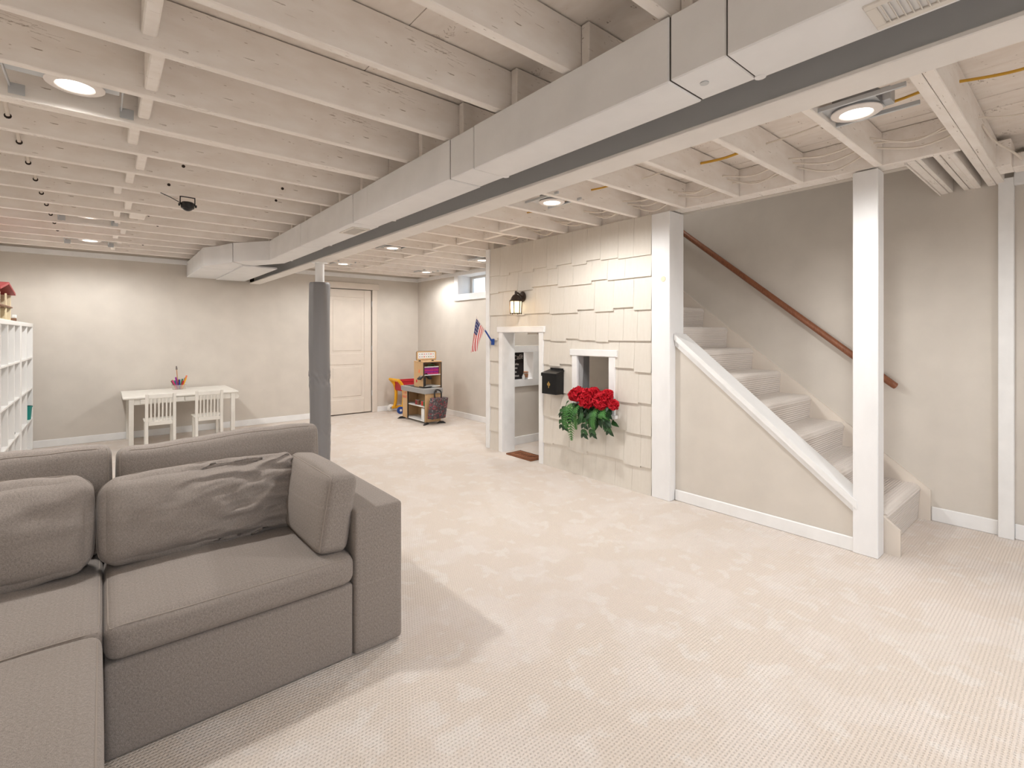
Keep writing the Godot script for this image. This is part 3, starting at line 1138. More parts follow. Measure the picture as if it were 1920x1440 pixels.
func padded_column() -> void:
	var c := thing("padded_column", "round steel column wrapped in wrinkled grey vinyl padding behind the sofa", "column", Vector3(1.667, 0, -5.0))
	part(c, "pipe", lathe([Vector2(0, 0), Vector2(0.043, 0), Vector2(0.043, 2.012), Vector2(0.075, 2.013), Vector2(0.075, 2.0195), Vector2(0, 2.0195)], 24), M.trim_white)
	# pad: slack vinyl tube with folds
	var f := FastNoiseLite.new()
	f.seed = 3
	f.frequency = 1.0
	f.fractal_octaves = 2
	var st := begin()
	var rows := 110
	var segs := 44
	var g := []
	for i in rows + 1:
		var y := 1.815 * i / rows
		var row := []
		for j in segs:
			var q := TAU * j / segs
			var r := 0.099
			r += 0.004 * f.get_noise_3d(cos(q) * 2.0, y * 2.2, sin(q) * 2.0)
			var fold := exp(-pow((y - 0.86) / 0.085, 2.0)) + 0.55 * exp(-pow((y - 0.30) / 0.12, 2.0))
			r += fold * 0.016 * f.get_noise_3d(cos(q) * 2.4, y * 14.0, sin(q) * 2.4)
			r -= 0.010 * exp(-pow((y - 0.84) / 0.05, 2.0)) * maxf(0.0, cos(q - 0.9))
			r -= 0.004 * exp(-pow(fposmod(q - 2.7, TAU) / 0.12, 2.0))
			if i == rows:
				r -= 0.006
			row.append(Vector3(cos(q) * r, y + 0.002, sin(q) * r) + Vector3(0.006 * sin(y * 3.4), 0, 0))
		g.append(row)
	st.set_smooth_group(0)
	for i in rows:
		for j in segs:
			var k := (j + 1) % segs
			for p in [g[i][j], g[i + 1][k], g[i + 1][j], g[i][j], g[i][k], g[i + 1][k]]:
				st.add_vertex(p)
	st.set_smooth_group(1)
	for j in segs:
		for p in [g[rows][j], g[rows][(j + 1) % segs], Vector3(0.0, 1.817, 0)]:
			st.add_vertex(p)
	st.generate_normals()
	part(c, "padding", st.commit(), M.vinyl_grey)


# ---------------------------------------------------------------- lamps
func lights() -> void:
	var spots := [
		[Vector3(-0.087, 2.305, -2.665), "recessed ceiling light over the sofa, nearest on the left side", 0],
		[Vector3(-0.09, 2.305, -5.545), "recessed ceiling light on the left side, second from the back wall", 0],
		[Vector3(-0.105, 2.284, -6.81), "recessed ceiling light on the left side, closest to the back wall", 0],
		[Vector3(2.56, 2.275, -0.684), "recessed ceiling light beside the beam, nearest the slim stair post", 1],
		[Vector3(2.56, 2.275, -2.60), "recessed ceiling light beside the beam, above the playhouse door side", 1],
		[Vector3(2.52, 2.275, -5.13), "recessed ceiling light beside the beam, right of the padded column", 1],
		[Vector3(2.56, 2.275, -6.72), "recessed ceiling light in front of the beige door", 1],
		[Vector3(3.86, 2.264, -6.70), "recessed ceiling light over the toy market stand in the corner", 1],
		[Vector3(3.81, 2.264, -5.16), "recessed ceiling light near the small basement window", 1],
		[Vector3(3.82, 2.275, -3.89), "recessed ceiling light inside the playhouse", 1, 2.4],
		[Vector3(4.0, 3.485, -2.7), "flush ceiling light at the top of the stairwell", 2],
		[Vector3(2.56, 2.275, 1.10), "recessed ceiling light behind the camera on the stair side", 1],
		[Vector3(-0.09, 2.305, 1.41), "recessed ceiling light behind the camera on the sofa side", 0],
	]
	for q in spots:
		# the far half of the room is on its own dimmer, set lower
		downlight(q[0], q[1], q[2], q[3] if q.size() > 3 else 0.68 if q[0].z < -4.5 else 0.3 if q[2] == 2 else 1.2)


func downlight(at: Vector3, label: String, kind: int, energy: float) -> void:
	var o := thing("recessed_light", label, "ceiling light", at, 0.0, "recessed ceiling lights")
	part(o, "trim_ring", lathe([Vector2(0.060, 0.004), Vector2(0.064, 0.0), Vector2(0.088, 0.001), Vector2(0.095, 0.006), Vector2(0.095, 0.010), Vector2(0.060, 0.010)], 40), M.light_trim)
	part(o, "lens", lathe([Vector2(0, 0.003), Vector2(0.0605, 0.003), Vector2(0.0605, 0.008), Vector2(0, 0.008)], 32), M.led_lens)
	if kind < 2:
		part(o, "can", lathe([Vector2(0.086, 0.011), Vector2(0.088, 0.012), Vector2(0.086, 0.075), Vector2(0, 0.077), Vector2(0, 0.079), Vector2(0.09, 0.077), Vector2(0.092, 0.011)], 28), M.dark_can)
	if kind == 0:
		part(o, "mounting_plate", box(0.34, 0.003, 0.15, 0.0), M.galvanised, Vector3(-0.03, 0.014, 0.062))
		for x in [-0.205, 0.15]:
			part(o, "hanger_bar", box(0.006, 0.014, 0.34, 0.001), M.galvanised, Vector3(x, 0.012, -0.005))
			part(o, "bar_bracket", box(0.05, 0.045, 0.003, 0.001), M.galvanised, Vector3(x + 0.02, 0.0, -0.172))
		part(o, "plate_rail", box(0.32, 0.012, 0.008, 0.001), M.galvanised, Vector3(-0.01, 0.008, 0.137))
	elif kind == 1:
		part(o, "mounting_plate", box(0.20, 0.003, 0.22, 0.0), M.galvanised, Vector3(-0.035, 0.022, -0.02))
		for x in [-0.135, 0.10]:
			part(o, "hanger_bar", box(0.012, 0.018, 0.345, 0.001), M.galvanised, Vector3(x, 0.012, 0.03))
		part(o, "junction_box", box(0.07, 0.06, 0.09, 0.003), M.galvanised, Vector3(0.05, 0.06, 0.075))
	var l := SpotLight3D.new()
	l.name = "lamp"
	l.light_color = Color(1.0, 0.998, 0.99)
	l.light_energy = energy
	l.light_size = 0.06
	l.spot_angle = 87.0
	l.spot_angle_attenuation = 0.5
	l.spot_range = 14.0
	l.spot_attenuation = 2.0
	l.shadow_enabled = true
	l.rotation_degrees.x = -90
	l.position = Vector3(0, -0.045 if kind == 0 else -0.012, 0)
	o.add_child(l)


# ---------------------------------------------------------------- sectional
func sofa() -> void:
	var f: Material = M.sofa_fabric
	var nz := FastNoiseLite.new()
	nz.seed = 19
	nz.frequency = 1.0
	nz.fractal_octaves = 2
	var slack := func(p: Vector3, q: Vector3) -> Vector3:
		return Vector3(0, 0.006 * nz.get_noise_3d(q.x * 3.0, 0.0, q.z * 3.0) * maxf(p.y, 0.0), 0.0)
	# module with the arm
	var a := thing("sofa_module", "grey fabric sofa module with the arm at its right end", "sofa", Vector3(0.49, 0, -2.4))
	var o := a.position
	upholstered(a, "base", Vector3(0.0, 0.006, -2.86), Vector3(0.772, 0.300, -1.918), 0.012, Vector3(0, 0, 0.004), f, o)
	upholstered(a, "arm", Vector3(0.776, 0.006, -2.88), Vector3(0.985, 0.590, -1.910), 0.016, Vector3(0.004, 0.006, 0.004), f, o)
	upholstered(a, "back_frame", Vector3(0.003, 0.30, -2.88), Vector3(0.774, 0.60, -2.73), 0.016, Vector3(0, 0.004, 0), f, o)
	var sc := upholstered(a, "seat_cushion", Vector3(0.0, 0.306, -2.73), Vector3(0.772, 0.426, -1.890), 0.040, Vector3(0.0, 0.024, 0.010), f, o, slack)
	part(sc, "welt", welt(Vector3(0.772, 0.120, 0.840), 0.040, Vector3(0.0, 0.024, 0.010), 1, 1.0, 0.0028, slack), M.sofa_welt)
	var bsize := Vector3(0.80, 0.41, 0.17)
	var wavy := func(p: Vector3, q: Vector3) -> Vector3:
		return Vector3(0, 0.011 * sin(q.x * 5.0 + 0.6) * maxf(p.y, 0.0) + 0.007 * nz.get_noise_2d(q.x * 4.0, 3.0) * maxf(p.y, 0.0), 0.012 * nz.get_noise_3d(q.x * 3.0, q.y * 3.0, 1.0))
	var bc := part(a, "back_cushion", soft(bsize, 0.035, Vector3(0.004, 0.006, 0.02), 22, wavy), f, Vector3(0.442, 0.628, -2.60) - o, Vector3(-7, 0, 0))
	part(bc, "welt", welt(bsize, 0.035, Vector3(0.004, 0.006, 0.02), 2, 1.0, 0.0028, wavy), M.sofa_welt)
	# armless module to its left
	var b := thing("sofa_module", "armless grey fabric sofa module at the left edge behind the ottoman", "sofa", Vector3(-0.40, 0, -2.4))
	o = b.position
	upholstered(b, "base", Vector3(-0.80, 0.006, -2.86), Vector3(0.0, 0.300, -1.918), 0.012, Vector3.ZERO, f, o)
	upholstered(b, "back_frame", Vector3(-0.80, 0.30, -2.88), Vector3(-0.003, 0.60, -2.73), 0.016, Vector3.ZERO, f, o)
	var sb := upholstered(b, "seat_cushion", Vector3(-0.80, 0.306, -2.73), Vector3(0.0, 0.428, -1.893), 0.034, Vector3(0.0, 0.022, 0.004), f, o, slack)
	part(sb, "welt", welt(Vector3(0.80, 0.122, 0.837), 0.034, Vector3(0.0, 0.022, 0.004), 1, 1.0, 0.0028, slack), M.sofa_welt)
	var b2 := part(b, "back_cushion", soft(bsize, 0.035, Vector3(0.004, 0.012, 0.02), 22, wavy), f, Vector3(-0.374, 0.634, -2.60) - o, Vector3(-7, 0, 0))
	part(b2, "welt", welt(bsize, 0.035, Vector3(0.004, 0.012, 0.02), 2, 1.0, 0.0028, wavy), M.sofa_welt)
	# ottoman pushed up to make a chaise
	var c := thing("ottoman", "large square grey fabric ottoman in the lower left corner", "ottoman", Vector3(-0.45, 0, -1.40))
	o = c.position
	upholstered(c, "base", Vector3(-0.90, 0.006, -1.872), Vector3(-0.006, 0.300, -0.95), 0.012, Vector3.ZERO, f, o)
	var oc := upholstered(c, "cushion", Vector3(-0.905, 0.303, -1.885), Vector3(-0.002, 0.432, -0.94), 0.036, Vector3(0.004, 0.024, 0.004), f, o, slack)
	part(oc, "welt", welt(Vector3(0.903, 0.129, 0.945), 0.036, Vector3(0.004, 0.024, 0.004), 1, 1.0, 0.0028, slack), M.sofa_welt)
	# loose pillows
	var rumple := func(p: Vector3, q: Vector3) -> Vector3:
		if p.z < -0.2:
			return Vector3.ZERO
		var k := smoothstep(-0.7, 0.9, p.x)
		var wv := nz.get_noise_2d(q.x * 3.5 + q.y * 4.5, q.y * 12.0 - q.x * 1.6)
		var dip := -0.030 * exp(-pow((p.x - 0.72) / 0.22, 2.0) - pow((p.y + 0.62) / 0.4, 2.0))
		var ridge := 0.032 * k * (1.0 - absf(wv) * 2.6)
		return Vector3(0, 0.006 * nz.get_noise_2d(q.x * 9.0, 5.0) * p.y, (ridge + dip + 0.006 * nz.get_noise_2d(q.x * 8.0, q.y * 8.0)) * (1.0 - p.x * p.x * 0.5))
	var calm := func(p: Vector3, q: Vector3) -> Vector3:
		if p.z < -0.2:
			return Vector3.ZERO
		return Vector3(0, 0.005 * nz.get_noise_2d(q.x * 9.0, 8.0) * p.y, 0.010 * nz.get_noise_2d(q.x * 5.0 + 9.0, q.y * 9.0))
	var p1 := thing("lumbar_pillow", "long rumpled grey pillow lying against the sofa back in the middle", "pillow", Vector3(0.342, 0.445, -2.395), 0.0, "sofa pillows")
	var s1 := Vector3(0.70, 0.315, 0.15)
	var c1 := part(p1, "cover", soft(s1, 0.055, Vector3(0.012, 0.014, 0.045), 46, rumple), f, Vector3(0, 0.145, 0), Vector3(-16, 0, 0))
	part(c1, "seam", welt(s1, 0.055, Vector3(0.012, 0.014, 0.045), 2, 0.0, 0.0028), M.sofa_welt)
	var p2 := thing("lumbar_pillow", "smooth grey pillow against the sofa back at the left edge of the view", "pillow", Vector3(-0.385, 0.45, -2.395), 0.0, "sofa pillows")
	var s2 := Vector3(0.70, 0.335, 0.15)
	var c2 := part(p2, "cover", soft(s2, 0.055, Vector3(0.012, 0.02, 0.045), 34, calm), f, Vector3(0, 0.158, 0), Vector3(-14, 0, 0))
	part(c2, "seam", welt(s2, 0.055, Vector3(0.012, 0.02, 0.045), 2, 0.0, 0.0028), M.sofa_welt)
	var p3 := thing("arm_pillow", "upright square grey pillow leaning on the sofa arm", "pillow", Vector3(0.712, 0.43, -2.18), 0.0, "sofa pillows")
	var s3 := Vector3(0.125, 0.31, 0.49)
	var c3 := part(p3, "cover", soft(s3, 0.032, Vector3(0.024, 0.012, 0.006), 26), f, Vector3(0.0, 0.155, 0), Vector3(1, 2, -9))
	part(c3, "seam", welt(s3, 0.032, Vector3(0.024, 0.012, 0.006), 0, -1.0, 0.0028), M.sofa_welt)


func upholstered(parent: Node3D, called: String, lo: Vector3, hi: Vector3, r: float, puff: Vector3, m: Material, origin: Vector3, creases = null) -> MeshInstance3D:
	return part(parent, called, soft(hi - lo, r, puff, 20, creases), m, (lo + hi) / 2.0 - origin)


# ---------------------------------------------------------------- children's desk
func desk_and_chairs() -> void:
	var w: Material = M.white_lacquer
	var d := thing("desk", "long white children's desk against the back wall", "desk", Vector3(0.73, 0, -7.29))
	part(d, "desk_top", box(1.13, 0.022, 0.87, 0.005), w, Vector3(0, 0.589, 0))
	for x in [-0.49, 0.505]:
		for z in [0.40, -0.40]:
			part(d, "leg", box(0.045, 0.578, 0.045, 0.004), w, Vector3(x, 0.289, z))
	part(d, "apron", boxes([
		[Vector3(-0.4675, 0.51, 0.39), Vector3(0.4825, 0.578, 0.41)],
		[Vector3(-0.4675, 0.51, -0.41), Vector3(0.4825, 0.578, -0.39)],
		[Vector3(-0.50, 0.51, -0.38), Vector3(-0.48, 0.578, 0.38)],
		[Vector3(0.495, 0.51, -0.38), Vector3(0.515, 0.578, 0.38)]]), w)
	for x in [-0.205, 0.22]:
		part(d, "drawer_front", box(0.415, 0.056, 0.012, 0.004), w, Vector3(x, 0.545, 0.416))
	# rounded end bracket under the overhang
	for x in [0.5285]:
		var pts := [Vector2(0, 0.578), Vector2(0, 0.50)]
		for i in 7:
			var q := -PI / 2 + PI * 0.9 * i / 6.0
			pts.append(Vector2(0.022 + 0.026 * cos(q), 0.527 + 0.027 * sin(q)))
		pts.append(Vector2(0.03, 0.578))
		part(d, "end_bracket", slab_z(pts, 0.37, 0.40), w, Vector3(x, 0, 0))
	kid_chair(Vector3(0.492, 0, -6.82), "white slat-back child's chair at the left half of the desk")
	kid_chair(Vector3(0.955, 0, -6.82), "white slat-back child's chair at the right half of the desk")
	# caddy of art supplies
	var k := thing("art_caddy", "clear caddy of colourful art supplies on the white desk", "caddy", Vector3(0.745, 0.6005, -7.52))
	part(k, "tray", lathe([Vector2(0, 0), Vector2(0.07, 0), Vector2(0.082, 0.06), Vector2(0.079, 0.06), Vector2(0.067, 0.004), Vector2(0, 0.004)], 20), M.clear_plastic)
	var cols := [["orange_print", "orange"], ["yellow_plastic", "yellow"], ["red_plastic", "bright red"], ["blue_plastic", "blue"], ["purple_plastic", "purple"], ["magenta_plastic", "pink"], ["toy_brown", "brown"], ["cup_tan", "tan"], ["teal", "teal"], ["roof_red", "dark red"], ["green_print", "green"], ["flag_blue", "navy"]]
	var r := RandomNumberGenerator.new()
	r.seed = 12
	for i in cols.size():
		var q := TAU * i / cols.size()
		var foot := Vector3(cos(q) * 0.030, 0.008, sin(q) * 0.030)
		var tip := foot + Vector3(cos(q) * 0.052, r.randf_range(0.10, 0.17), sin(q) * 0.03)
		var m := part(self, "marker", tube([k.position + foot, k.position + tip], 0.009, 8), M[cols[i][0]])
		tag(m, "small %s marker standing in the clear caddy on the desk" % cols[i][1], "marker", "markers in the caddy")
	var br := thing("paint_brush", "tall pale paint brush sticking up from the desk caddy", "brush", k.position + Vector3(-0.01, 0.01, -0.01))
	part(br, "handle", tube([Vector3.ZERO, Vector3(-0.015, 0.24, 0)], 0.005, 8), M.cup_tan)
	part(br, "bristles", tube([Vector3(-0.015, 0.24, 0), Vector3(-0.018, 0.285, 0)], 0.010, 8, 0.007), M.grey_print)


func kid_chair(at: Vector3, label: String) -> void:
	var w: Material = M.white_lacquer
	var c := thing("child_chair", label, "chair", at, 0.0, "children's chairs at the desk")
	part(c, "seat", box(0.29, 0.02, 0.29, 0.006), w, Vector3(0, 0.335, -0.02))
	for s in [-1.0, 1.0]:
		# rear leg runs up into the back post, raked
		part(c, "back_post", slab_x([Vector2(0.165, 0.0), Vector2(0.137, 0.0), Vector2(0.125, 0.33), Vector2(0.150, 0.645), Vector2(0.172, 0.645), Vector2(0.152, 0.33)], -0.014, 0.014), w, Vector3(s * 0.126, 0, 0))
		part(c, "leg", box(0.028, 0.325, 0.028, 0.003), w, Vector3(s * 0.122, 0.1625, -0.14))
	part(c, "rail", box(0.222, 0.042, 0.018, 0.003), w, Vector3(0, 0.315, 0.138))
	part(c, "rail", box(0.216, 0.042, 0.014, 0.003), w, Vector3(0, 0.303, -0.14))
	part(c, "top_rail", box(0.224, 0.05, 0.018, 0.004), w, Vector3(0, 0.617, 0.156), Vector3(-4, 0, 0))
	for i in 6:
		part(c, "slat", box(0.015, 0.262, 0.010, 0.002), w, Vector3(-0.0875 + 0.035 * i, 0.464, 0.147), Vector3(4, 0, 0))


# ---------------------------------------------------------------- shelves at the left
func cube_shelf(label: String, z0: float, z1: float, cols: int) -> Node3D:
	var s := thing("cube_shelf", label, "shelf", Vector3(-0.795, 0, (z0 + z1) / 2.0), 0.0, "white cube shelves")
	var h := (z1 - z0) / 2.0
	var m: Material = M.shelf_white
	for z in [-h + 0.02, h - 0.02]:
		part(s, "side_panel", box(0.39, 1.42, 0.038, 0.002), m, Vector3(0, 0.71, z))
	part(s, "top_panel", box(0.39, 0.038, 2.0 * h - 0.078, 0.002), m, Vector3(0, 1.401, 0))
	part(s, "bottom_panel", box(0.39, 0.038, 2.0 * h - 0.078, 0.002), m, Vector3(0, 0.0195, 0))
	var pitch := (2.0 * h - 0.04) / cols
	for y in [0.365, 0.703, 1.042]:
		part(s, "shelf_board", box(0.385, 0.016, 2.0 * h - 0.078, 0.001), m, Vector3(0, y, 0))
	for i in range(1, cols):
		part(s, "divider", box(0.385, 1.342, 0.016, 0.001), m, Vector3(-0.001, 0.7105, -h + 0.02 + pitch * i))
	part(s, "back_panel", box(0.006, 1.34, 2.0 * h - 0.078, 0.0), m, Vector3(-0.190, 0.71, 0))
	return s


func shelves() -> void:
	cube_shelf("white cube shelf of two columns next to the back wall corner", -7.62, -6.60, 2)
	cube_shelf("wide white cube shelf under the dollhouse at the left edge", -6.57, -5.01, 4)
	# dollhouse on top
	var d := thing("dollhouse", "wooden dollhouse with a red roof on top of the white shelf", "dollhouse", Vector3(-0.79, 1.4205, -5.98))
	var hz := 0.41
	part(d, "wall", box(0.28, 0.24, 0.014, 0.001), M.toy_cream, Vector3(0, 0.12, -hz))
	part(d, "wall", box(0.28, 0.24, 0.014, 0.001), M.toy_cream, Vector3(0, 0.12, hz))
	part(d, "wall", box(0.012, 0.24, 0.014, 0.001), M.toy_cream, Vector3(0.134, 0.12, -0.16))
	part(d, "wall", box(0.27, 0.24, 0.012, 0.001), M.toy_cream, Vector3(-0.005, 0.12, 0.1))
	part(d, "back_wall", box(0.01, 0.24, 2 * hz - 0.016, 0.001), M.toy_brown, Vector3(-0.135, 0.12, 0))
	part(d, "floor_board", box(0.30, 0.012, 2 * hz + 0.05, 0.001), M.toy_brown, Vector3(0, 0.125, 0))
	part(d, "floor_board", box(0.28, 0.012, 2 * hz - 0.016, 0.001), M.toy_cream, Vector3(0, 0.007, 0))
	part(d, "roof", slab_x([Vector2(-hz - 0.03, 0.238), Vector2(-0.02, 0.31), Vector2(hz + 0.03, 0.238), Vector2(hz + 0.03, 0.255), Vector2(-0.02, 0.33), Vector2(-hz - 0.03, 0.255)], -0.17, 0.17), M.roof_red)
	part(d, "furniture", box(0.10, 0.07, 0.10, 0.004), M.black_plastic, Vector3(0.03, 0.048, -0.27))
	part(d, "furniture", box(0.05, 0.05, 0.07, 0.006), M.white_plastic, Vector3(0.05, 0.158, -0.27))
	var t := thing("toy_stove", "tiny white toy beside the dollhouse on the shelf", "toy", Vector3(-0.66, 1.4205, -6.62))
	part(t, "body", box(0.05, 0.035, 0.05, 0.005), M.toy_brown, Vector3(0, 0.0175, 0))
	part(t, "front", box(0.03, 0.03, 0.04, 0.004), M.white_plastic, Vector3(0.01, 0.052, 0))
	var g := thing("toy_bin", "teal toy bin inside the shelf next to the back wall", "bin", Vector3(-0.69, 0.3735, -7.47))
	part(g, "bin", lathe([Vector2(0, 0), Vector2(0.085, 0), Vector2(0.095, 0.14), Vector2(0.09, 0.14), Vector2(0.08, 0.006), Vector2(0, 0.006)], 18), M.teal)
	part(g, "rim", lathe([Vector2(0.09, 0.132), Vector2(0.10, 0.132), Vector2(0.10, 0.145), Vector2(0.09, 0.145)], 18), M.teal)
	for q in [[Vector3(-0.64, 0.3735, -6.69), "small black toy on the third shelf of the two-column unit"], [Vector3(-0.64, 0.3735, -6.30), "small black toy on a lower shelf of the wide unit"]]:
		var b := thing("toy_car", q[1], "toy", q[0])
		part(b, "body", box(0.05, 0.03, 0.09, 0.008), M.black_plastic, Vector3(0, 0.025, 0))
		part(b, "cabin", box(0.04, 0.022, 0.045, 0.006), M.black_plastic, Vector3(0, 0.05, 0))


# ---------------------------------------------------------------- toy market in the corner
func toy_market() -> void:
	var o := Vector3(3.70, 0, -6.54)
	var s := thing("toy_market_stand", "wooden toy market stand with grey counter and shelves in the corner", "play stand", o)
	var ply: Material = M.plywood
	var e: Material = M.ply_edge
	# counter unit, open towards the room
	span(s, "front_panel", Vector3(-0.145, 0.03, -0.35), Vector3(-0.130, 0.44, -0.20), ply)
	span(s, "panel_edge", Vector3(-0.146, 0.03, -0.199), Vector3(-0.128, 0.44, -0.190), e, 0.0)
	span(s, "front_panel", Vector3(-0.145, 0.03, 0.330), Vector3(-0.130, 0.44, 0.344), ply)
	span(s, "panel_edge", Vector3(-0.146, 0.03, 0.321), Vector3(-0.128, 0.44, 0.329), e, 0.0)
	span(s, "side_panel", Vector3(-0.128, 0.03, 0.331), Vector3(0.115, 0.44, 0.345), ply)
	span(s, "side_panel", Vector3(-0.128, 0.03, -0.35), Vector3(0.115, 0.44, -0.336), ply)
	span(s, "back_panel", Vector3(0.100, 0.03, -0.335), Vector3(0.112, 0.44, 0.33), ply)
	span(s, "shelf_board", Vector3(-0.13, 0.238, -0.334), Vector3(0.098, 0.250, 0.329), M.white_plastic)
	span(s, "shelf_board", Vector3(-0.13, 0.030, -0.334), Vector3(0.098, 0.044, 0.329), M.white_plastic)
	part(s, "counter", boxes([[Vector3(-0.165, 0.44, -0.365), Vector3(0.14, 0.512, 0.362)]], 0.004), M.counter_grey)
	span(s, "conveyor", Vector3(-0.12, 0.5122, -0.30), Vector3(0.02, 0.5155, 0.24), M.black_plastic, 0.001)
	for q in [[Vector2(-0.14, 0.36), 30.0], [Vector2(0.10, 0.38), -25.0], [Vector2(-0.15, -0.36), 150.0]]:
		part(s, "foot", slab_z([Vector2(-0.07, 0.0), Vector2(0.07, 0.0), Vector2(0.03, 0.03), Vector2(-0.02, 0.035)], -0.012, 0.012), M.black_plastic, Vector3(q[0].x, 0.001, q[0].y), Vector3(0, q[1], 0))
	# hutch on the counter, open towards the playhouse
	span(s, "hutch_side", Vector3(-0.085, 0.512, -0.10), Vector3(-0.071, 0.885, 0.18), ply)
	span(s, "panel_edge", Vector3(-0.087, 0.512, 0.181), Vector3(-0.069, 0.885, 0.188), e, 0.0)
	span(s, "hutch_side", Vector3(0.213, 0.30, -0.10), Vector3(0.225, 0.885, 0.18), ply)
	span(s, "panel_edge", Vector3(0.211, 0.30, 0.181), Vector3(0.227, 0.885, 0.188), e, 0.0)
	span(s, "hutch_back", Vector3(-0.070, 0.512, -0.10), Vector3(0.212, 0.885, -0.088), ply)
	span(s, "hutch_top", Vector3(-0.087, 0.886, -0.10), Vector3(0.227, 0.900, 0.188), ply)
	span(s, "panel_edge", Vector3(-0.069, 0.872, 0.180), Vector3(0.211, 0.885, 0.187), e, 0.0)
	span(s, "hutch_shelf", Vector3(-0.070, 0.690, -0.087), Vector3(0.212, 0.702, 0.178), M.white_plastic)
	span(s, "hutch_shelf", Vector3(-0.070, 0.516, -0.087), Vector3(0.212, 0.530, 0.178), M.white_plastic)
	# sign board on top with little printed pictures
	var sg := part(s, "sign_board", rounded_board(0.335, 0.135, 0.012, 0.022), ply, Vector3(0.012, 0.982, 0.10))
	part(sg, "sign_edge", rounded_board(0.341, 0.141, 0.008, 0.025), e)
	part(sg, "sign_face", box(0.285, 0.092, 0.002, 0.0), M.white_plastic, Vector3(0.0, 0.004, 0.0071))
	var prints := ["green_print", "grey_print", "red_print", "purple_plastic", "grey_print", "red_print", "black_plastic"]
	for row in 2:
		for i in 7:
			part(sg, "print", box(0.012 + 0.004 * (i % 3), 0.010 + 0.004 * ((i + row) % 2), 0.001, 0.0), M[prints[(i + row * 3) % 7]], Vector3(-0.115 + 0.038 * i, 0.024 - 0.04 * row, 0.0086))
	for x in [-0.10, 0.12]:
		span(s, "sign_foot", Vector3(x - 0.012, 0.9005, 0.085), Vector3(x + 0.012, 0.918, 0.115), M.black_plastic)
	# lettering and price tags on the panels
	part(s, "lettering", letters("MART", 0.040), M.red_print, Vector3(-0.1458, 0.345, -0.275), Vector3(0, -90, 0))
	part(s, "picture", boxes([[Vector3(-0.147, 0.385, -0.325), Vector3(-0.1456, 0.39, -0.235)], [Vector3(-0.147, 0.405, -0.315), Vector3(-0.1456, 0.41, -0.245)], [Vector3(-0.147, 0.395, -0.245), Vector3(-0.1456, 0.43, -0.232)]], 0.0), M.red_print)
	part(s, "picture", box(0.001, 0.05, 0.035, 0.0), M.orange_print, Vector3(-0.0858, 0.75, 0.06), Vector3(25, 0, 0))
	part(s, "picture", box(0.001, 0.04, 0.04, 0.0), M.red_print, Vector3(-0.0858, 0.60, -0.02))
	# checkout scanner on the counter
	var c := thing("toy_register", "black toy card reader on a post on the grey counter", "toy register", o + Vector3(-0.035, 0.5158, 0.13))
	part(c, "base", box(0.15, 0.012, 0.13, 0.003), M.black_plastic, Vector3(0.02, 0.006, 0))
	part(c, "post", box(0.028, 0.14, 0.028, 0.003), M.black_plastic, Vector3(0, 0.08, 0))
	part(c, "reader", box(0.12, 0.024, 0.09, 0.004), M.black_plastic, Vector3(-0.05, 0.158, 0), Vector3(0, 0, 38))
	part(c, "screen", box(0.05, 0.002, 0.055, 0.0), M.counter_grey, Vector3(-0.048, 0.174, 0), Vector3(0, 0, 38))
	part(c, "hood", box(0.12, 0.03, 0.09, 0.004), M.black_plastic, Vector3(0.05, 0.160, 0), Vector3(0, 0, -40))
	# woven basket on the hutch shelf
	var k := thing("toy_basket", "small magenta and purple plastic basket on the upper stand shelf", "basket", o + Vector3(0.075, 0.7025, 0.07))
	part(k, "tub", boxes([[Vector3(-0.12, 0, -0.07), Vector3(0.12, 0.004, 0.07)], [Vector3(-0.125, 0.004, -0.072), Vector3(-0.12, 0.10, 0.072)], [Vector3(0.12, 0.004, -0.072), Vector3(0.125, 0.10, 0.072)], [Vector3(-0.12, 0.004, -0.075), Vector3(0.12, 0.10, -0.07)]], 0.001), M.purple_plastic)
	for i in 4:
		part(k, "woven_band", box(0.246, 0.014, 0.006, 0.002), M.magenta_plastic if i % 2 == 0 else M.purple_plastic, Vector3(0, 0.014 + 0.024 * i, 0.074))
	for i in 9:
		part(k, "woven_strip", box(0.010, 0.098, 0.004, 0.001), M.magenta_plastic, Vector3(-0.11 + 0.0275 * i, 0.05, 0.070))
	part(k, "rim", box(0.25, 0.014, 0.012, 0.003), M.white_plastic, Vector3(0, 0.110, 0.073))
	part(k, "handle", tube(curve([Vector3(-0.05, 0.11, 0.07), Vector3(-0.045, 0.14, 0.07), Vector3(0.045, 0.14, 0.07), Vector3(0.05, 0.11, 0.07)], 4), 0.005, 6), M.green_print)
	# groceries on the shelf
	for q in [["red tin can on the toy stand shelf", "roof_red", -0.02], ["brown tin can on the toy stand shelf", "toy_brown", 0.035], ["red and green tin can on the toy stand shelf", "red_print", 0.16], ["green toy can on the toy stand shelf", "green_print", 0.22]]:
		var t := thing("toy_can", q[0], "toy can", o + Vector3(-0.08, 0.2505, q[2]), 0.0, "cans on the toy stand")
		part(t, "can", lathe([Vector2(0, 0), Vector2(0.024, 0), Vector2(0.024, 0.065), Vector2(0, 0.065)], 16), M[q[1]])
		part(t, "lid", lathe([Vector2(0.0, 0.0652), Vector2(0.0245, 0.0652), Vector2(0.0245, 0.069), Vector2(0, 0.069)], 16), M.counter_grey)
	var bx := thing("toy_carton", "white carton on the bottom shelf of the toy stand", "carton", o + Vector3(-0.06, 0.0445, 0.235))
	part(bx, "carton", box(0.09, 0.17, 0.16, 0.003), M.white_plastic, Vector3(0, 0.085, 0))
	part(bx, "print", box(0.001, 0.03, 0.03, 0.0), M.magenta_plastic, Vector3(-0.0458, 0.14, 0.05))
	# patterned tote bag hung on the side panel
	var b := thing("tote_bag", "dark red and grey patterned tote bag hung on the toy stand", "bag", o + Vector3(0.0, 0.06, 0.42), 0.0)
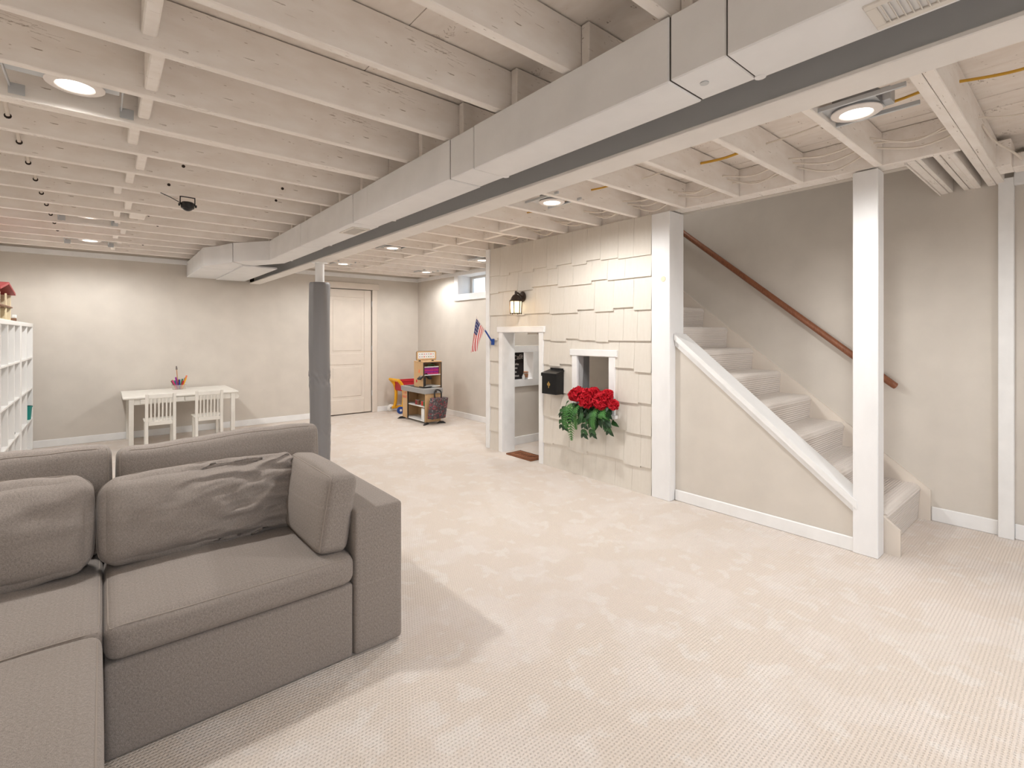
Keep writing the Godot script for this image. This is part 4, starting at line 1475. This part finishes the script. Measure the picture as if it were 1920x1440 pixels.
	var bag := func(p: Vector3, q: Vector3) -> Vector3:
		return Vector3(0.05 * (q.y / 0.3) * p.x * 0.0, 0.012 * p.x * absf(p.y), 0.012 * sin(q.x * 22.0) * (1.0 - p.y) * 0.5)
	part(b, "body", soft(Vector3(0.31, 0.30, 0.10), 0.012, Vector3(0.0, 0.0, 0.012), 16, bag), M.tote, Vector3(0.02, 0.175, 0.0), Vector3(4, 20, -7))
	part(b, "handle", tube(curve([Vector3(-0.045, 0.30, 0.03), Vector3(-0.05, 0.40, 0.02), Vector3(-0.02, 0.435, 0.0), Vector3(0.03, 0.435, 0.0), Vector3(0.06, 0.40, 0.02), Vector3(0.055, 0.30, 0.03)], 5), 0.011, 8), M.black_plastic)
	part(b, "hook", box(0.02, 0.02, 0.06, 0.003), M.ply_edge, Vector3(0.005, 0.41, -0.045))
	# yellow and red toy shopping cart behind the stand
	var t := thing("toy_cart", "yellow and red plastic toy shopping cart behind the market stand", "toy cart", Vector3(3.93, 0, -7.48))
	for z in [-0.14, 0.14]:
		part(t, "side_frame", tube(curve([Vector3(-0.16, 0.06, z), Vector3(-0.13, 0.16, z), Vector3(-0.12, 0.33, z), Vector3(-0.15, 0.46, z), Vector3(-0.22, 0.545, z)], 5), 0.026, 10), M.yellow_plastic)
		part(t, "base_rail", tube([Vector3(-0.19, 0.07, z), Vector3(0.20, 0.07, z)], 0.024, 10), M.yellow_plastic)
	part(t, "handle", tube([Vector3(-0.22, 0.545, -0.165), Vector3(-0.22, 0.545, 0.165)], 0.024, 10), M.yellow_plastic)
	part(t, "basket", boxes([
		[Vector3(-0.14, 0.36, -0.12), Vector3(0.24, 0.37, 0.12)], [Vector3(-0.15, 0.37, -0.13), Vector3(0.25, 0.53, -0.115)], [Vector3(-0.15, 0.37, 0.115), Vector3(0.25, 0.53, 0.13)],
		[Vector3(-0.15, 0.37, -0.115), Vector3(-0.135, 0.53, 0.115)], [Vector3(0.235, 0.37, -0.115), Vector3(0.25, 0.53, 0.115)], [Vector3(-0.165, 0.52, -0.14), Vector3(0.26, 0.535, -0.118)], [Vector3(-0.165, 0.52, 0.118), Vector3(0.26, 0.535, 0.14)]], 0.004), M.red_plastic)
	for q in [[-0.20, 0.175, "blue_plastic"], [0.18, 0.175, "blue_plastic"], [-0.20, -0.175, "white_plastic"], [0.18, -0.175, "white_plastic"]]:
		var wl := part(t, "wheel", lathe([Vector2(0, -0.014), Vector2(0.05, -0.014), Vector2(0.06, -0.008), Vector2(0.06, 0.008), Vector2(0.05, 0.014), Vector2(0, 0.014)], 22), M[q[2]], Vector3(q[0], 0.0605, q[1]), Vector3(90, 0, 0))
		part(wl, "hub", lathe([Vector2(0, -0.018), Vector2(0.02, -0.018), Vector2(0.02, 0.018), Vector2(0, 0.018)], 14), M.white_plastic if q[2] == "blue_plastic" else M.counter_grey)


func rounded_board(w: float, h: float, d: float, r: float) -> Mesh:
	var pts := []
	for c in [[w / 2 - r, h / 2 - r, 0.0], [-w / 2 + r, h / 2 - r, 90.0], [-w / 2 + r, -h / 2 + r, 180.0], [w / 2 - r, -h / 2 + r, 270.0]]:
		for i in 5:
			var q := deg_to_rad(c[2] + 22.5 * i)
			pts.append(Vector2(c[0] + r * cos(q), c[1] + r * sin(q)))
	return slab_z(pts, -d / 2, d / 2)


# ---------------------------------------------------------------- things on and in the playhouse
func playhouse_things() -> void:
	lantern()
	flag()
	mailbox()
	flowers()
	# door mat, its border and lettering darker
	var m := thing("doormat", "small brown coir doormat in the playhouse doorway", "doormat", Vector3(3.455, 0.0, -3.91))
	part(m, "mat", box(0.21, 0.014, 0.40, 0.004), M.coir, Vector3(0, 0.0075, 0))
	part(m, "border", boxes([
		[Vector3(-0.098, 0.0142, -0.192), Vector3(-0.088, 0.0152, 0.192)], [Vector3(0.088, 0.0142, -0.192), Vector3(0.098, 0.0152, 0.192)],
		[Vector3(-0.088, 0.0142, -0.192), Vector3(0.088, 0.0152, -0.182)], [Vector3(-0.088, 0.0142, 0.182), Vector3(0.088, 0.0152, 0.192)]], 0.0), M.coir_dark)
	for z in [-0.10, 0.10]:
		for i in 3:
			part(m, "scroll", tube(curve([Vector3(-0.04, 0.0145, z - 0.03), Vector3(-0.01 + 0.02 * i, 0.0145, z - 0.01), Vector3(0.02, 0.0145, z + 0.01 * i), Vector3(0.045 - 0.02 * i, 0.0145, z + 0.04)], 4), 0.0022, 5), M.coir_dark)
	for i in 4:
		part(m, "scroll", tube(curve([Vector3(-0.05, 0.0145, -0.045 + 0.03 * i), Vector3(-0.015, 0.0145, -0.055 + 0.03 * i), Vector3(0.015, 0.0145, -0.03 + 0.03 * i), Vector3(0.05, 0.0145, -0.045 + 0.03 * i)], 4), 0.0022, 5), M.coir_dark)
	# menu chalkboard in the hatch
	var c := thing("chalkboard_menu", "black cafe menu chalkboard standing in the playhouse hatch", "chalkboard", Vector3(3.803, 0.7655, -4.432))
	part(c, "board", box(0.165, 0.322, 0.010, 0.001), M.chalkboard, Vector3(0, 0.161, 0))
	part(c, "lettering", letters("Café", 0.052, true), M.chalk, Vector3(0.0, 0.262, 0.0055), Vector3(0, 0, 8))
	for q in [["Coffee", 0.180], ["Cake", 0.135], ["Tea", 0.090], ["Donuts", 0.042]]:
		var l := part(c, "lettering", letters(q[0], 0.024), M.chalk, Vector3(-0.068 + 0.0058 * q[0].length(), q[1], 0.0055), Vector3(0, 0, -2))
		l.scale = Vector3(0.8, 1, 1)
	var k := thing("paper_cup", "tan paper coffee cup on the hatch sill", "cup", Vector3(3.895, 0.7655, -4.400))
	part(k, "cup", lathe([Vector2(0, 0), Vector2(0.022, 0), Vector2(0.030, 0.075), Vector2(0, 0.075)], 18), M.white_plastic)
	part(k, "sleeve", lathe([Vector2(0.0245, 0.02), Vector2(0.0262, 0.02), Vector2(0.0305, 0.066), Vector2(0.029, 0.066)], 18), M.cup_tan)
	part(k, "lid", lathe([Vector2(0, 0.0755), Vector2(0.032, 0.0755), Vector2(0.032, 0.082), Vector2(0.028, 0.09), Vector2(0, 0.09)], 18), M.cup_tan)
	var s := thing("creamer_bottle", "small white bottle beside the paper cup on the hatch sill", "bottle", Vector3(3.845, 0.7655, -4.385))
	part(s, "bottle", lathe([Vector2(0, 0), Vector2(0.018, 0), Vector2(0.018, 0.035), Vector2(0.009, 0.05), Vector2(0.009, 0.06), Vector2(0, 0.06)], 16), M.white_plastic)


func lantern() -> void:
	var o := Vector3(3.28, 1.515, -3.86)
	var l := thing("wall_lantern", "lit dark bronze wall lantern above the playhouse door", "lantern", o)
	var b: Material = M.bronze
	var six := 6
	part(l, "wall_plate", lathe([Vector2(0, 0), Vector2(0.052, 0), Vector2(0.056, 0.006), Vector2(0.046, 0.016), Vector2(0.03, 0.022), Vector2(0, 0.024)], 24), b, Vector3(0.105, 0.18, -0.012), Vector3(0, 0, 90))
	part(l, "arm", tube(curve([Vector3(0.09, 0.18, -0.012), Vector3(0.05, 0.205, -0.005), Vector3(0.02, 0.215, 0), Vector3(0.0, 0.20, 0)], 5), 0.010, 10), b)
	part(l, "roof", lathe([Vector2(0.068, 0.125), Vector2(0.070, 0.131), Vector2(0.058, 0.142), Vector2(0.046, 0.168), Vector2(0.032, 0.19), Vector2(0.014, 0.20), Vector2(0.012, 0.225), Vector2(0.007, 0.235), Vector2(0, 0.235)], 12), b)
	part(l, "base_ring", lathe([Vector2(0.050, 0.0), Vector2(0.062, 0.0), Vector2(0.064, 0.006), Vector2(0.050, 0.006)], 12), b)
	for i in six:
		var q := TAU * (i + 0.5) / six
		part(l, "cage_bar", tube([Vector3(cos(q) * 0.057, -0.006, sin(q) * 0.057), Vector3(cos(q) * 0.063, 0.13, sin(q) * 0.063)], 0.005, 6), b)
		part(l, "glass_panel", lantern_panel(i), M.lantern_glass)
	var lamp := OmniLight3D.new()
	lamp.name = "lamp"
	lamp.light_color = Color(1.0, 0.80, 0.52)
	lamp.light_energy = 0.035
	lamp.light_size = 0.05
	lamp.omni_range = 8.0
	lamp.omni_attenuation = 2.0
	lamp.shadow_enabled = true
	lamp.position = Vector3(-0.075, 0.06, 0)
	l.add_child(lamp)


func lantern_panel(i: int) -> Mesh:
	var st := begin()
	var a := TAU * (i + 0.5) / 6.0
	var b := TAU * (i + 1.5) / 6.0
	var m := (a + b) / 2.0
	var q := [Vector3(cos(a) * 0.053, 0.004, sin(a) * 0.053), Vector3(cos(b) * 0.053, 0.004, sin(b) * 0.053), Vector3(cos(b) * 0.059, 0.128, sin(b) * 0.059), Vector3(cos(a) * 0.059, 0.128, sin(a) * 0.059)]
	var n := Vector3(cos(m), 0, sin(m))
	face(st, q, n)
	face(st, [q[0] - n * 0.002, q[1] - n * 0.002, q[2] - n * 0.002, q[3] - n * 0.002], -n)
	return st.commit()


func flag() -> void:
	# pole out of a blue bracket, cloth hanging from it in stripes
	var o := Vector3(3.384, 1.215, -4.366)
	var f := thing("flag", "small striped flag with a starry canton on a pole in a blue wall bracket", "flag", o)
	part(f, "bracket", boxes([[Vector3(-0.03, -0.035, -0.018), Vector3(-0.003, 0.035, 0.018)]], 0.004), M.blue_plastic)
	part(f, "socket", tube([Vector3(-0.02, -0.005, 0), Vector3(-0.125, 0.13, 0)], 0.0095, 10), M.blue_plastic)
	part(f, "pole", tube([Vector3(-0.12, 0.125, 0), Vector3(-0.245, 0.27, 0)], 0.006, 8), M.flag_white)
	part(f, "finial", lathe([Vector2(0, 0), Vector2(0.009, 0.004), Vector2(0.009, 0.014), Vector2(0, 0.022)], 12), M.flag_white, Vector3(-0.245, 0.268, 0))
	# cloth: u runs along the hoist (top to bottom of the pole), v down the fly
	var top := Vector3(-0.240, 0.262, 0.0)
	var low := Vector3(-0.145, 0.150, 0.0)
	var nu := 13
	var nv := 14
	var P := func(u: float, v: float) -> Vector3:
		var h := top.lerp(low, u)
		var tip := Vector3(-0.305 + 0.085 * u, -0.115 + 0.03 * u, 0.0)
		var p := h.lerp(tip, v)
		p.x += 0.010 * sin(v * 5.0 + u * 2.0) * v - 0.05 * (1.0 - u) * sin(v * PI) * 0.4
		p.z += 0.022 * sin(u * 8.0 + v * 3.0) * sqrt(v)
		return p
	for i in nu:
		var stripe := begin()
		var canton := begin()
		var has := false
		stripe.set_smooth_group(0)
		canton.set_smooth_group(0)
		for j in nv:
			var u0 := float(i) / nu
			var u1 := float(i + 1) / nu
			var v0 := float(j) / nv
			var v1 := float(j + 1) / nv
			var q := [P.call(u0, v0), P.call(u1, v0), P.call(u1, v1), P.call(u0, v1)]
			var into := stripe
			if i < 7 and j < 6:
				into = canton
				has = true
			for t in [0, 1, 2, 0, 2, 3]:
				into.add_vertex(q[t])
			for t in [0, 2, 1, 0, 3, 2]:
				into.add_vertex(q[t] + Vector3(0, 0, -0.0015))
		stripe.generate_normals()
		part(f, "stripe", stripe.commit(), M.flag_red if i % 2 == 0 else M.flag_white)
		if has:
			canton.generate_normals()
			part(f, "canton", canton.commit(), M.flag_blue)
	for i in 4:
		for j in 4:
			part(f, "star", lathe([Vector2(0, 0), Vector2(0.0042, 0.0), Vector2(0.0042, 0.001), Vector2(0, 0.001)], 5), M.flag_white, P.call(0.07 + 0.125 * i, 0.06 + 0.1 * j) + Vector3(0, 0, 0.0012), Vector3(90, 0, 0))


func mailbox() -> void:
	var o := Vector3(3.383, 0.728, -3.368)
	var m := thing("mailbox", "black metal mailbox with a gold emblem on the shingled playhouse wall", "mailbox", o)
	part(m, "body", slab_z([Vector2(-0.001, 0.0), Vector2(-0.001, 0.215), Vector2(-0.108, 0.190), Vector2(-0.108, 0.0)], -0.095, 0.095), M.black_metal)
	part(m, "lid", slab_z([Vector2(0.0, 0.218), Vector2(0.0, 0.230), Vector2(-0.116, 0.200), Vector2(-0.116, 0.170), Vector2(-0.111, 0.170), Vector2(-0.111, 0.193)], -0.100, 0.100), M.black_metal)
	var e := begin()
	for q in [[0.0, 0.022, 0.011], [-0.014, 0.010, 0.009], [0.014, 0.010, 0.009], [0.0, -0.016, 0.008]]:
		var pts := []
		for i in 8:
			var a := TAU * i / 8.0
			pts.append(Vector3(-0.1105, 0.085 + q[1] + sin(a) * q[2] * 1.4, q[0] + cos(a) * q[2] * 0.7))
		face(e, pts, Vector3.LEFT)
	add_box(e, Vector3(-0.111, 0.082, -0.018), Vector3(-0.1085, 0.088, 0.018), 0.001)
	add_box(e, Vector3(-0.1112, 0.062, -0.003), Vector3(-0.1085, 0.112, 0.003), 0.001)
	part(m, "emblem", e.commit(), M.gold)
	part(m, "back_plate", box(0.002, 0.25, 0.18, 0.0), M.black_metal, Vector3(0.0005, 0.12, 0))


func leaf_mesh(length: float, width: float, bend: float) -> Mesh:
	var key := "leaf%.3f,%.3f,%.2f" % [length, width, bend]
	if cache.has(key):
		return cache[key]
	var st := begin()
	st.set_smooth_group(0)
	var n := 5
	var rows := []
	for i in n + 1:
		var t := float(i) / n
		var w := width * sin(PI * pow(t, 0.8)) * 0.5 + 0.0004
		var y := bend * t * t
		rows.append([Vector3(-w, y + w * 0.35, t * length), Vector3(0, y, t * length), Vector3(w, y + w * 0.35, t * length)])
	for i in n:
		for k in 2:
			var q := [rows[i][k], rows[i][k + 1], rows[i + 1][k + 1], rows[i + 1][k]]
			for t in [0, 1, 2, 0, 2, 3]:
				st.add_vertex(q[t])
	st.generate_normals()
	cache[key] = st.commit()
	return cache[key]


func flowers() -> void:
	var o := Vector3(3.33, 0.60, -2.88)
	var a := thing("flower_arrangement", "bunch of red flowers with trailing green leaves and ferns below the playhouse window", "flowers", o)
	var r := RandomNumberGenerator.new()
	r.seed = 88
	part(a, "planter", box(0.07, 0.06, 0.40, 0.008), M.leaf_dark, Vector3(0.01, 0.035, 0))
	# blossom heads: balls of ruffled petals
	var heads := [[Vector3(-0.035, 0.145, -0.185), 0.050], [Vector3(-0.05, 0.165, -0.105), 0.068], [Vector3(-0.065, 0.125, 0.000), 0.072], [Vector3(-0.02, 0.180, 0.045), 0.055], [Vector3(-0.065, 0.130, 0.165), 0.070], [Vector3(-0.03, 0.175, 0.195), 0.055], [Vector3(-0.05, 0.110, 0.285), 0.044], [Vector3(-0.01, 0.165, -0.04), 0.05], [Vector3(-0.02, 0.15, 0.12), 0.055]]
	for h in heads:
		var st := begin()
		var n := 150
		for i in n:
			var y := 1.0 - 2.0 * (i + 0.5) / n
			var q := i * 2.39996
			var d := Vector3(sqrt(1 - y * y) * cos(q), y, sqrt(1 - y * y) * sin(q))
			var rr: float = h[1] * r.randf_range(0.74, 1.04)
			var u := d.cross(Vector3(r.randf() - 0.5, r.randf() - 0.5, r.randf() - 0.5)).normalized()
			var v := d.cross(u)
			var s: float = h[1] * r.randf_range(0.26, 0.40)
			var c: Vector3 = d * rr
			var p0: Vector3 = c - d * s * 0.7
			var p1: Vector3 = c + u * s - v * s * 0.25 + d * s * 0.2
			var p2: Vector3 = c + v * s + d * s * r.randf_range(0.0, 0.5)
			var p3: Vector3 = c - u * s - v * s * 0.25 + d * s * 0.2
			face(st, [p0, p1, p2], d)
			face(st, [p0, p2, p3], d)
		var m := part(a, "blossom", st.commit(), M.petal_red, h[0])
		part(m, "flower_heart", lathe([Vector2(0, -h[1] * 0.72), Vector2(h[1] * 0.5, -h[1] * 0.5), Vector2(h[1] * 0.72, 0), Vector2(h[1] * 0.5, h[1] * 0.5), Vector2(0, h[1] * 0.72)], 12), M.petal_crimson)
	# broad leaves spilling out and down
	for i in 110:
		var z := r.randf_range(-0.27, 0.25)
		var depth := r.randf_range(-0.10, 0.03)
		var y := r.randf_range(-0.06, 0.10)
		var len_: float = [0.055, 0.07, 0.085][r.randi() % 3]
		var lf := part(a, "leaf", leaf_mesh(len_, len_ * 0.48, -len_ * 0.35), M.leaf_green if r.randf() < 0.6 else M.leaf_dark, Vector3(depth, y, z * 0.95))
		var side := signf(z) if absf(z) > 0.14 else 0.0
		var dir := Vector3(-0.7 + r.randf() * 0.5, -r.randf_range(0.1, 1.1), side * r.randf_range(0.2, 1.0) + r.randf_range(-0.4, 0.4)).normalized()
		lf.basis = Basis.looking_at(-dir, Vector3(-0.5, 0.8, 0.1)).rotated(dir, r.randf_range(-0.7, 0.7))
	# drooping sprays with leaves in pairs
	for q in [[-0.26, 0.0, -0.13, -0.28], [0.02, -0.06, -0.17, -0.01], [0.07, -0.05, -0.15, 0.09], [0.20, -0.02, -0.10, 0.27], [-0.20, -0.02, -0.14, -0.24], [0.24, 0.0, -0.06, 0.24]]:
		var p0 := Vector3(-0.05, 0.05, q[0])
		var p1 := Vector3(-0.095, q[1], (q[0] + q[3]) / 2.0)
		var p2 := Vector3(-0.085, q[2], q[3])
		var cv := curve([p0, p1, p2], 5)
		var st2 := part(a, "stem", tube(cv, 0.0022, 5), M.stem_green)
		for k in range(2, cv.size(), 2):
			for s in [-1.0, 1.0]:
				var lf := part(st2, "leaf", leaf_mesh(0.062, 0.036, -0.02), M.leaf_green if k % 4 == 0 else M.leaf_dark, cv[k])
				var dir := Vector3(-0.25, -0.8, s * 0.75).normalized()
				lf.basis = Basis.looking_at(-dir, Vector3(-1, 0.2, 0))
	# fern fronds
	for q in [[-0.15, -0.245, -0.145, 0.062], [-0.17, -0.15, -0.215, 0.05], [0.16, -0.11, 0.11, 0.046], [0.21, 0.0, 0.235, 0.055], [-0.07, -0.14, -0.09, 0.045]]:
		var st := begin()
		var cv := curve([Vector3(-0.05, 0.08, q[0]), Vector3(-0.12, 0.03, q[0] * 0.5 + q[2] * 0.5), Vector3(-0.115, q[1] * 0.5, q[2]), Vector3(-0.10, q[1], q[2])], 6)
		var n := cv.size()
		for i in range(1, n):
			var t := float(i) / n
			var wd: float = q[3] * sin(PI * (0.12 + 0.86 * t)) + 0.004
			var dn: Vector3 = (cv[i] - cv[i - 1]).normalized()
			for s in [-1.0, 1.0]:
				for hf in [0.0]:
					var c: Vector3 = cv[i].lerp(cv[i - 1], hf)
					var tip: Vector3 = c + Vector3(-0.006, 0, s * wd) + dn * wd * 0.45
					var wv: Vector3 = dn * 0.0085
					face(st, [c - wv, tip, c + wv], Vector3.LEFT)
		var fr := part(a, "fern_frond", st.commit(), M.fern_green)
		part(fr, "stem", tube(cv, 0.0016, 5), M.stem_green)


# ---------------------------------------------------------------- wiring and the party light
func cables() -> void:
	# yellow cable through the joists of the right span
	var y := thing("yellow_cable", "yellow electrical cable threaded through the joists beside the beam", "cable")
	var wh := thing("white_cable", "pair of white cables sagging between the joists above the stair wall", "cable")
	var wt := thing("white_cable", "white painted cable crossing the joists next to the yellow cable", "cable")
	for k in range(-1, 15):
		var z0 := left_z(k) + 0.0405 - 0.019
		var z1 := left_z(k + 1) + 0.0405 + 0.019
		var x := 2.80 + 0.05 * sin(k * 1.7)
		if k != 0 and k != 2:
			part(y, "run", tube(curve([Vector3(x, 2.375, z0), Vector3(x + 0.02, 2.362, (z0 + z1) / 2), Vector3(x + 0.06, 2.385, z1)], 4), 0.0065 if k != 1 else 0.008, 7), M.cable_yellow)
		else:
			part(wt, "run", tube(curve([Vector3(x, 2.375, z0), Vector3(x + 0.02, 2.362, (z0 + z1) / 2), Vector3(x + 0.08, 2.38, z1)], 4), 0.005, 7), M.cable_white)
		if k < 8:
			for j in 3:
				var xx := 3.20 + 0.07 * j
				var sag: float = [0.02, 0.035, 0.06][(j + k + 3) % 3]
				part(wh, "run", tube(curve([Vector3(xx, 2.36 - 0.01 * j, z0), Vector3(xx + 0.015, 2.36 - 0.01 * j - sag, (z0 + z1) / 2), Vector3(xx - 0.01, 2.365 - 0.01 * j, z1)], 5), 0.0055, 7), M.cable_white)
	# the bay right of the doubled joist
	var y2 := thing("yellow_cable", "yellow cable in the near bay at the right edge", "cable")
	part(y2, "run", tube(curve([Vector3(2.83, 2.39, -0.385), Vector3(2.85, 2.372, -0.2), Vector3(2.88, 2.40, 0.03)], 6), 0.0065, 8), M.cable_yellow)
	var w2 := thing("white_cable", "white cable in the near bay running above the cased opening", "cable")
	part(w2, "run", tube(curve([Vector3(3.35, 2.385, -0.39), Vector3(3.42, 2.37, -0.25), Vector3(3.55, 2.39, 0.02)], 6), 0.0045, 7), M.cable_white)
	part(w2, "run", tube(curve([Vector3(3.45, 2.37, -0.375), Vector3(3.75, 2.36, -0.36), Vector3(4.0, 2.335, -0.30), Vector3(4.2, 2.30, -0.262), Vector3(4.28, 2.27, -0.262)], 6), 0.006, 8), M.cable_white)
	# clips of cable dropping through the left joists
	var w3 := thing("white_cable", "white cable looping down through the left joists beside the lights", "cable")
	for k in range(5, 14):
		var z0 := left_z(k) - 0.019
		var z1 := left_z(k + 1) + 0.019
		part(w3, "run", tube(curve([Vector3(-0.36, 2.44, z0 - 0.02), Vector3(-0.35, 2.40, (z0 + z1) / 2 - 0.05), Vector3(-0.345, 2.335, z1)], 5), 0.0085, 7), M.cable_white)
		part(w3, "hole", lathe([Vector2(0, 0), Vector2(0.014, 0), Vector2(0.014, 0.002), Vector2(0, 0.002)], 10), M.hole_dark, Vector3(-0.345, 2.332, z1 - 0.0005), Vector3(90, 0, 0))
	# drilled holes in the joist faces
	var c: Node = get_node("ceiling")
	var r := RandomNumberGenerator.new()
	r.seed = 4
	for k in range(7, 16):
		for x in [0.30 + r.randf() * 0.1, 0.92 + r.randf() * 0.2]:
			part(c, "drilled_hole", lathe([Vector2(0, 0), Vector2(0.010, 0), Vector2(0.010, 0.0015), Vector2(0, 0.0015)], 10), M.hole_dark, Vector3(x, 2.35 + r.randf_range(-0.03, 0.03), left_z(k) + 0.0192), Vector3(90, 0, 0))
	# small black effect light hung under a joist
	var p := thing("party_light", "small black party light hung from a joist by its yoke", "party light", Vector3(0.458, 2.262, -4.12))
	part(p, "yoke", tube(curve([Vector3(-0.043, -0.05, 0), Vector3(-0.043, 0.0, 0), Vector3(-0.036, 0.006, 0), Vector3(0.036, 0.006, 0), Vector3(0.043, 0.0, 0), Vector3(0.043, -0.05, 0)], 3), 0.0038, 6), M.black_plastic)
	part(p, "housing", lathe([Vector2(0, -0.074), Vector2(0.036, -0.074), Vector2(0.041, -0.066), Vector2(0.04, -0.037), Vector2(0.034, -0.03), Vector2(0, -0.03)], 22), M.black_plastic)
	part(p, "lens_dome", lathe([Vector2(0, -0.092), Vector2(0.012, -0.090), Vector2(0.022, -0.085), Vector2(0.030, -0.078), Vector2(0.031, -0.074)], 14), M.black_metal)
	for s in [-1.0, 1.0]:
		part(p, "knob", box(0.012, 0.018, 0.018, 0.003), M.black_plastic, Vector3(s * 0.049, -0.052, 0))
	var cord := part(self, "power_cord", tube(curve([Vector3(0.416, 2.222, -4.12), Vector3(0.36, 2.25, -4.12), Vector3(0.302, 2.272, -4.12)], 4), 0.0028, 6), M.black_plastic)
	tag(cord, "thin black cord running from the party light to the joist", "cord")
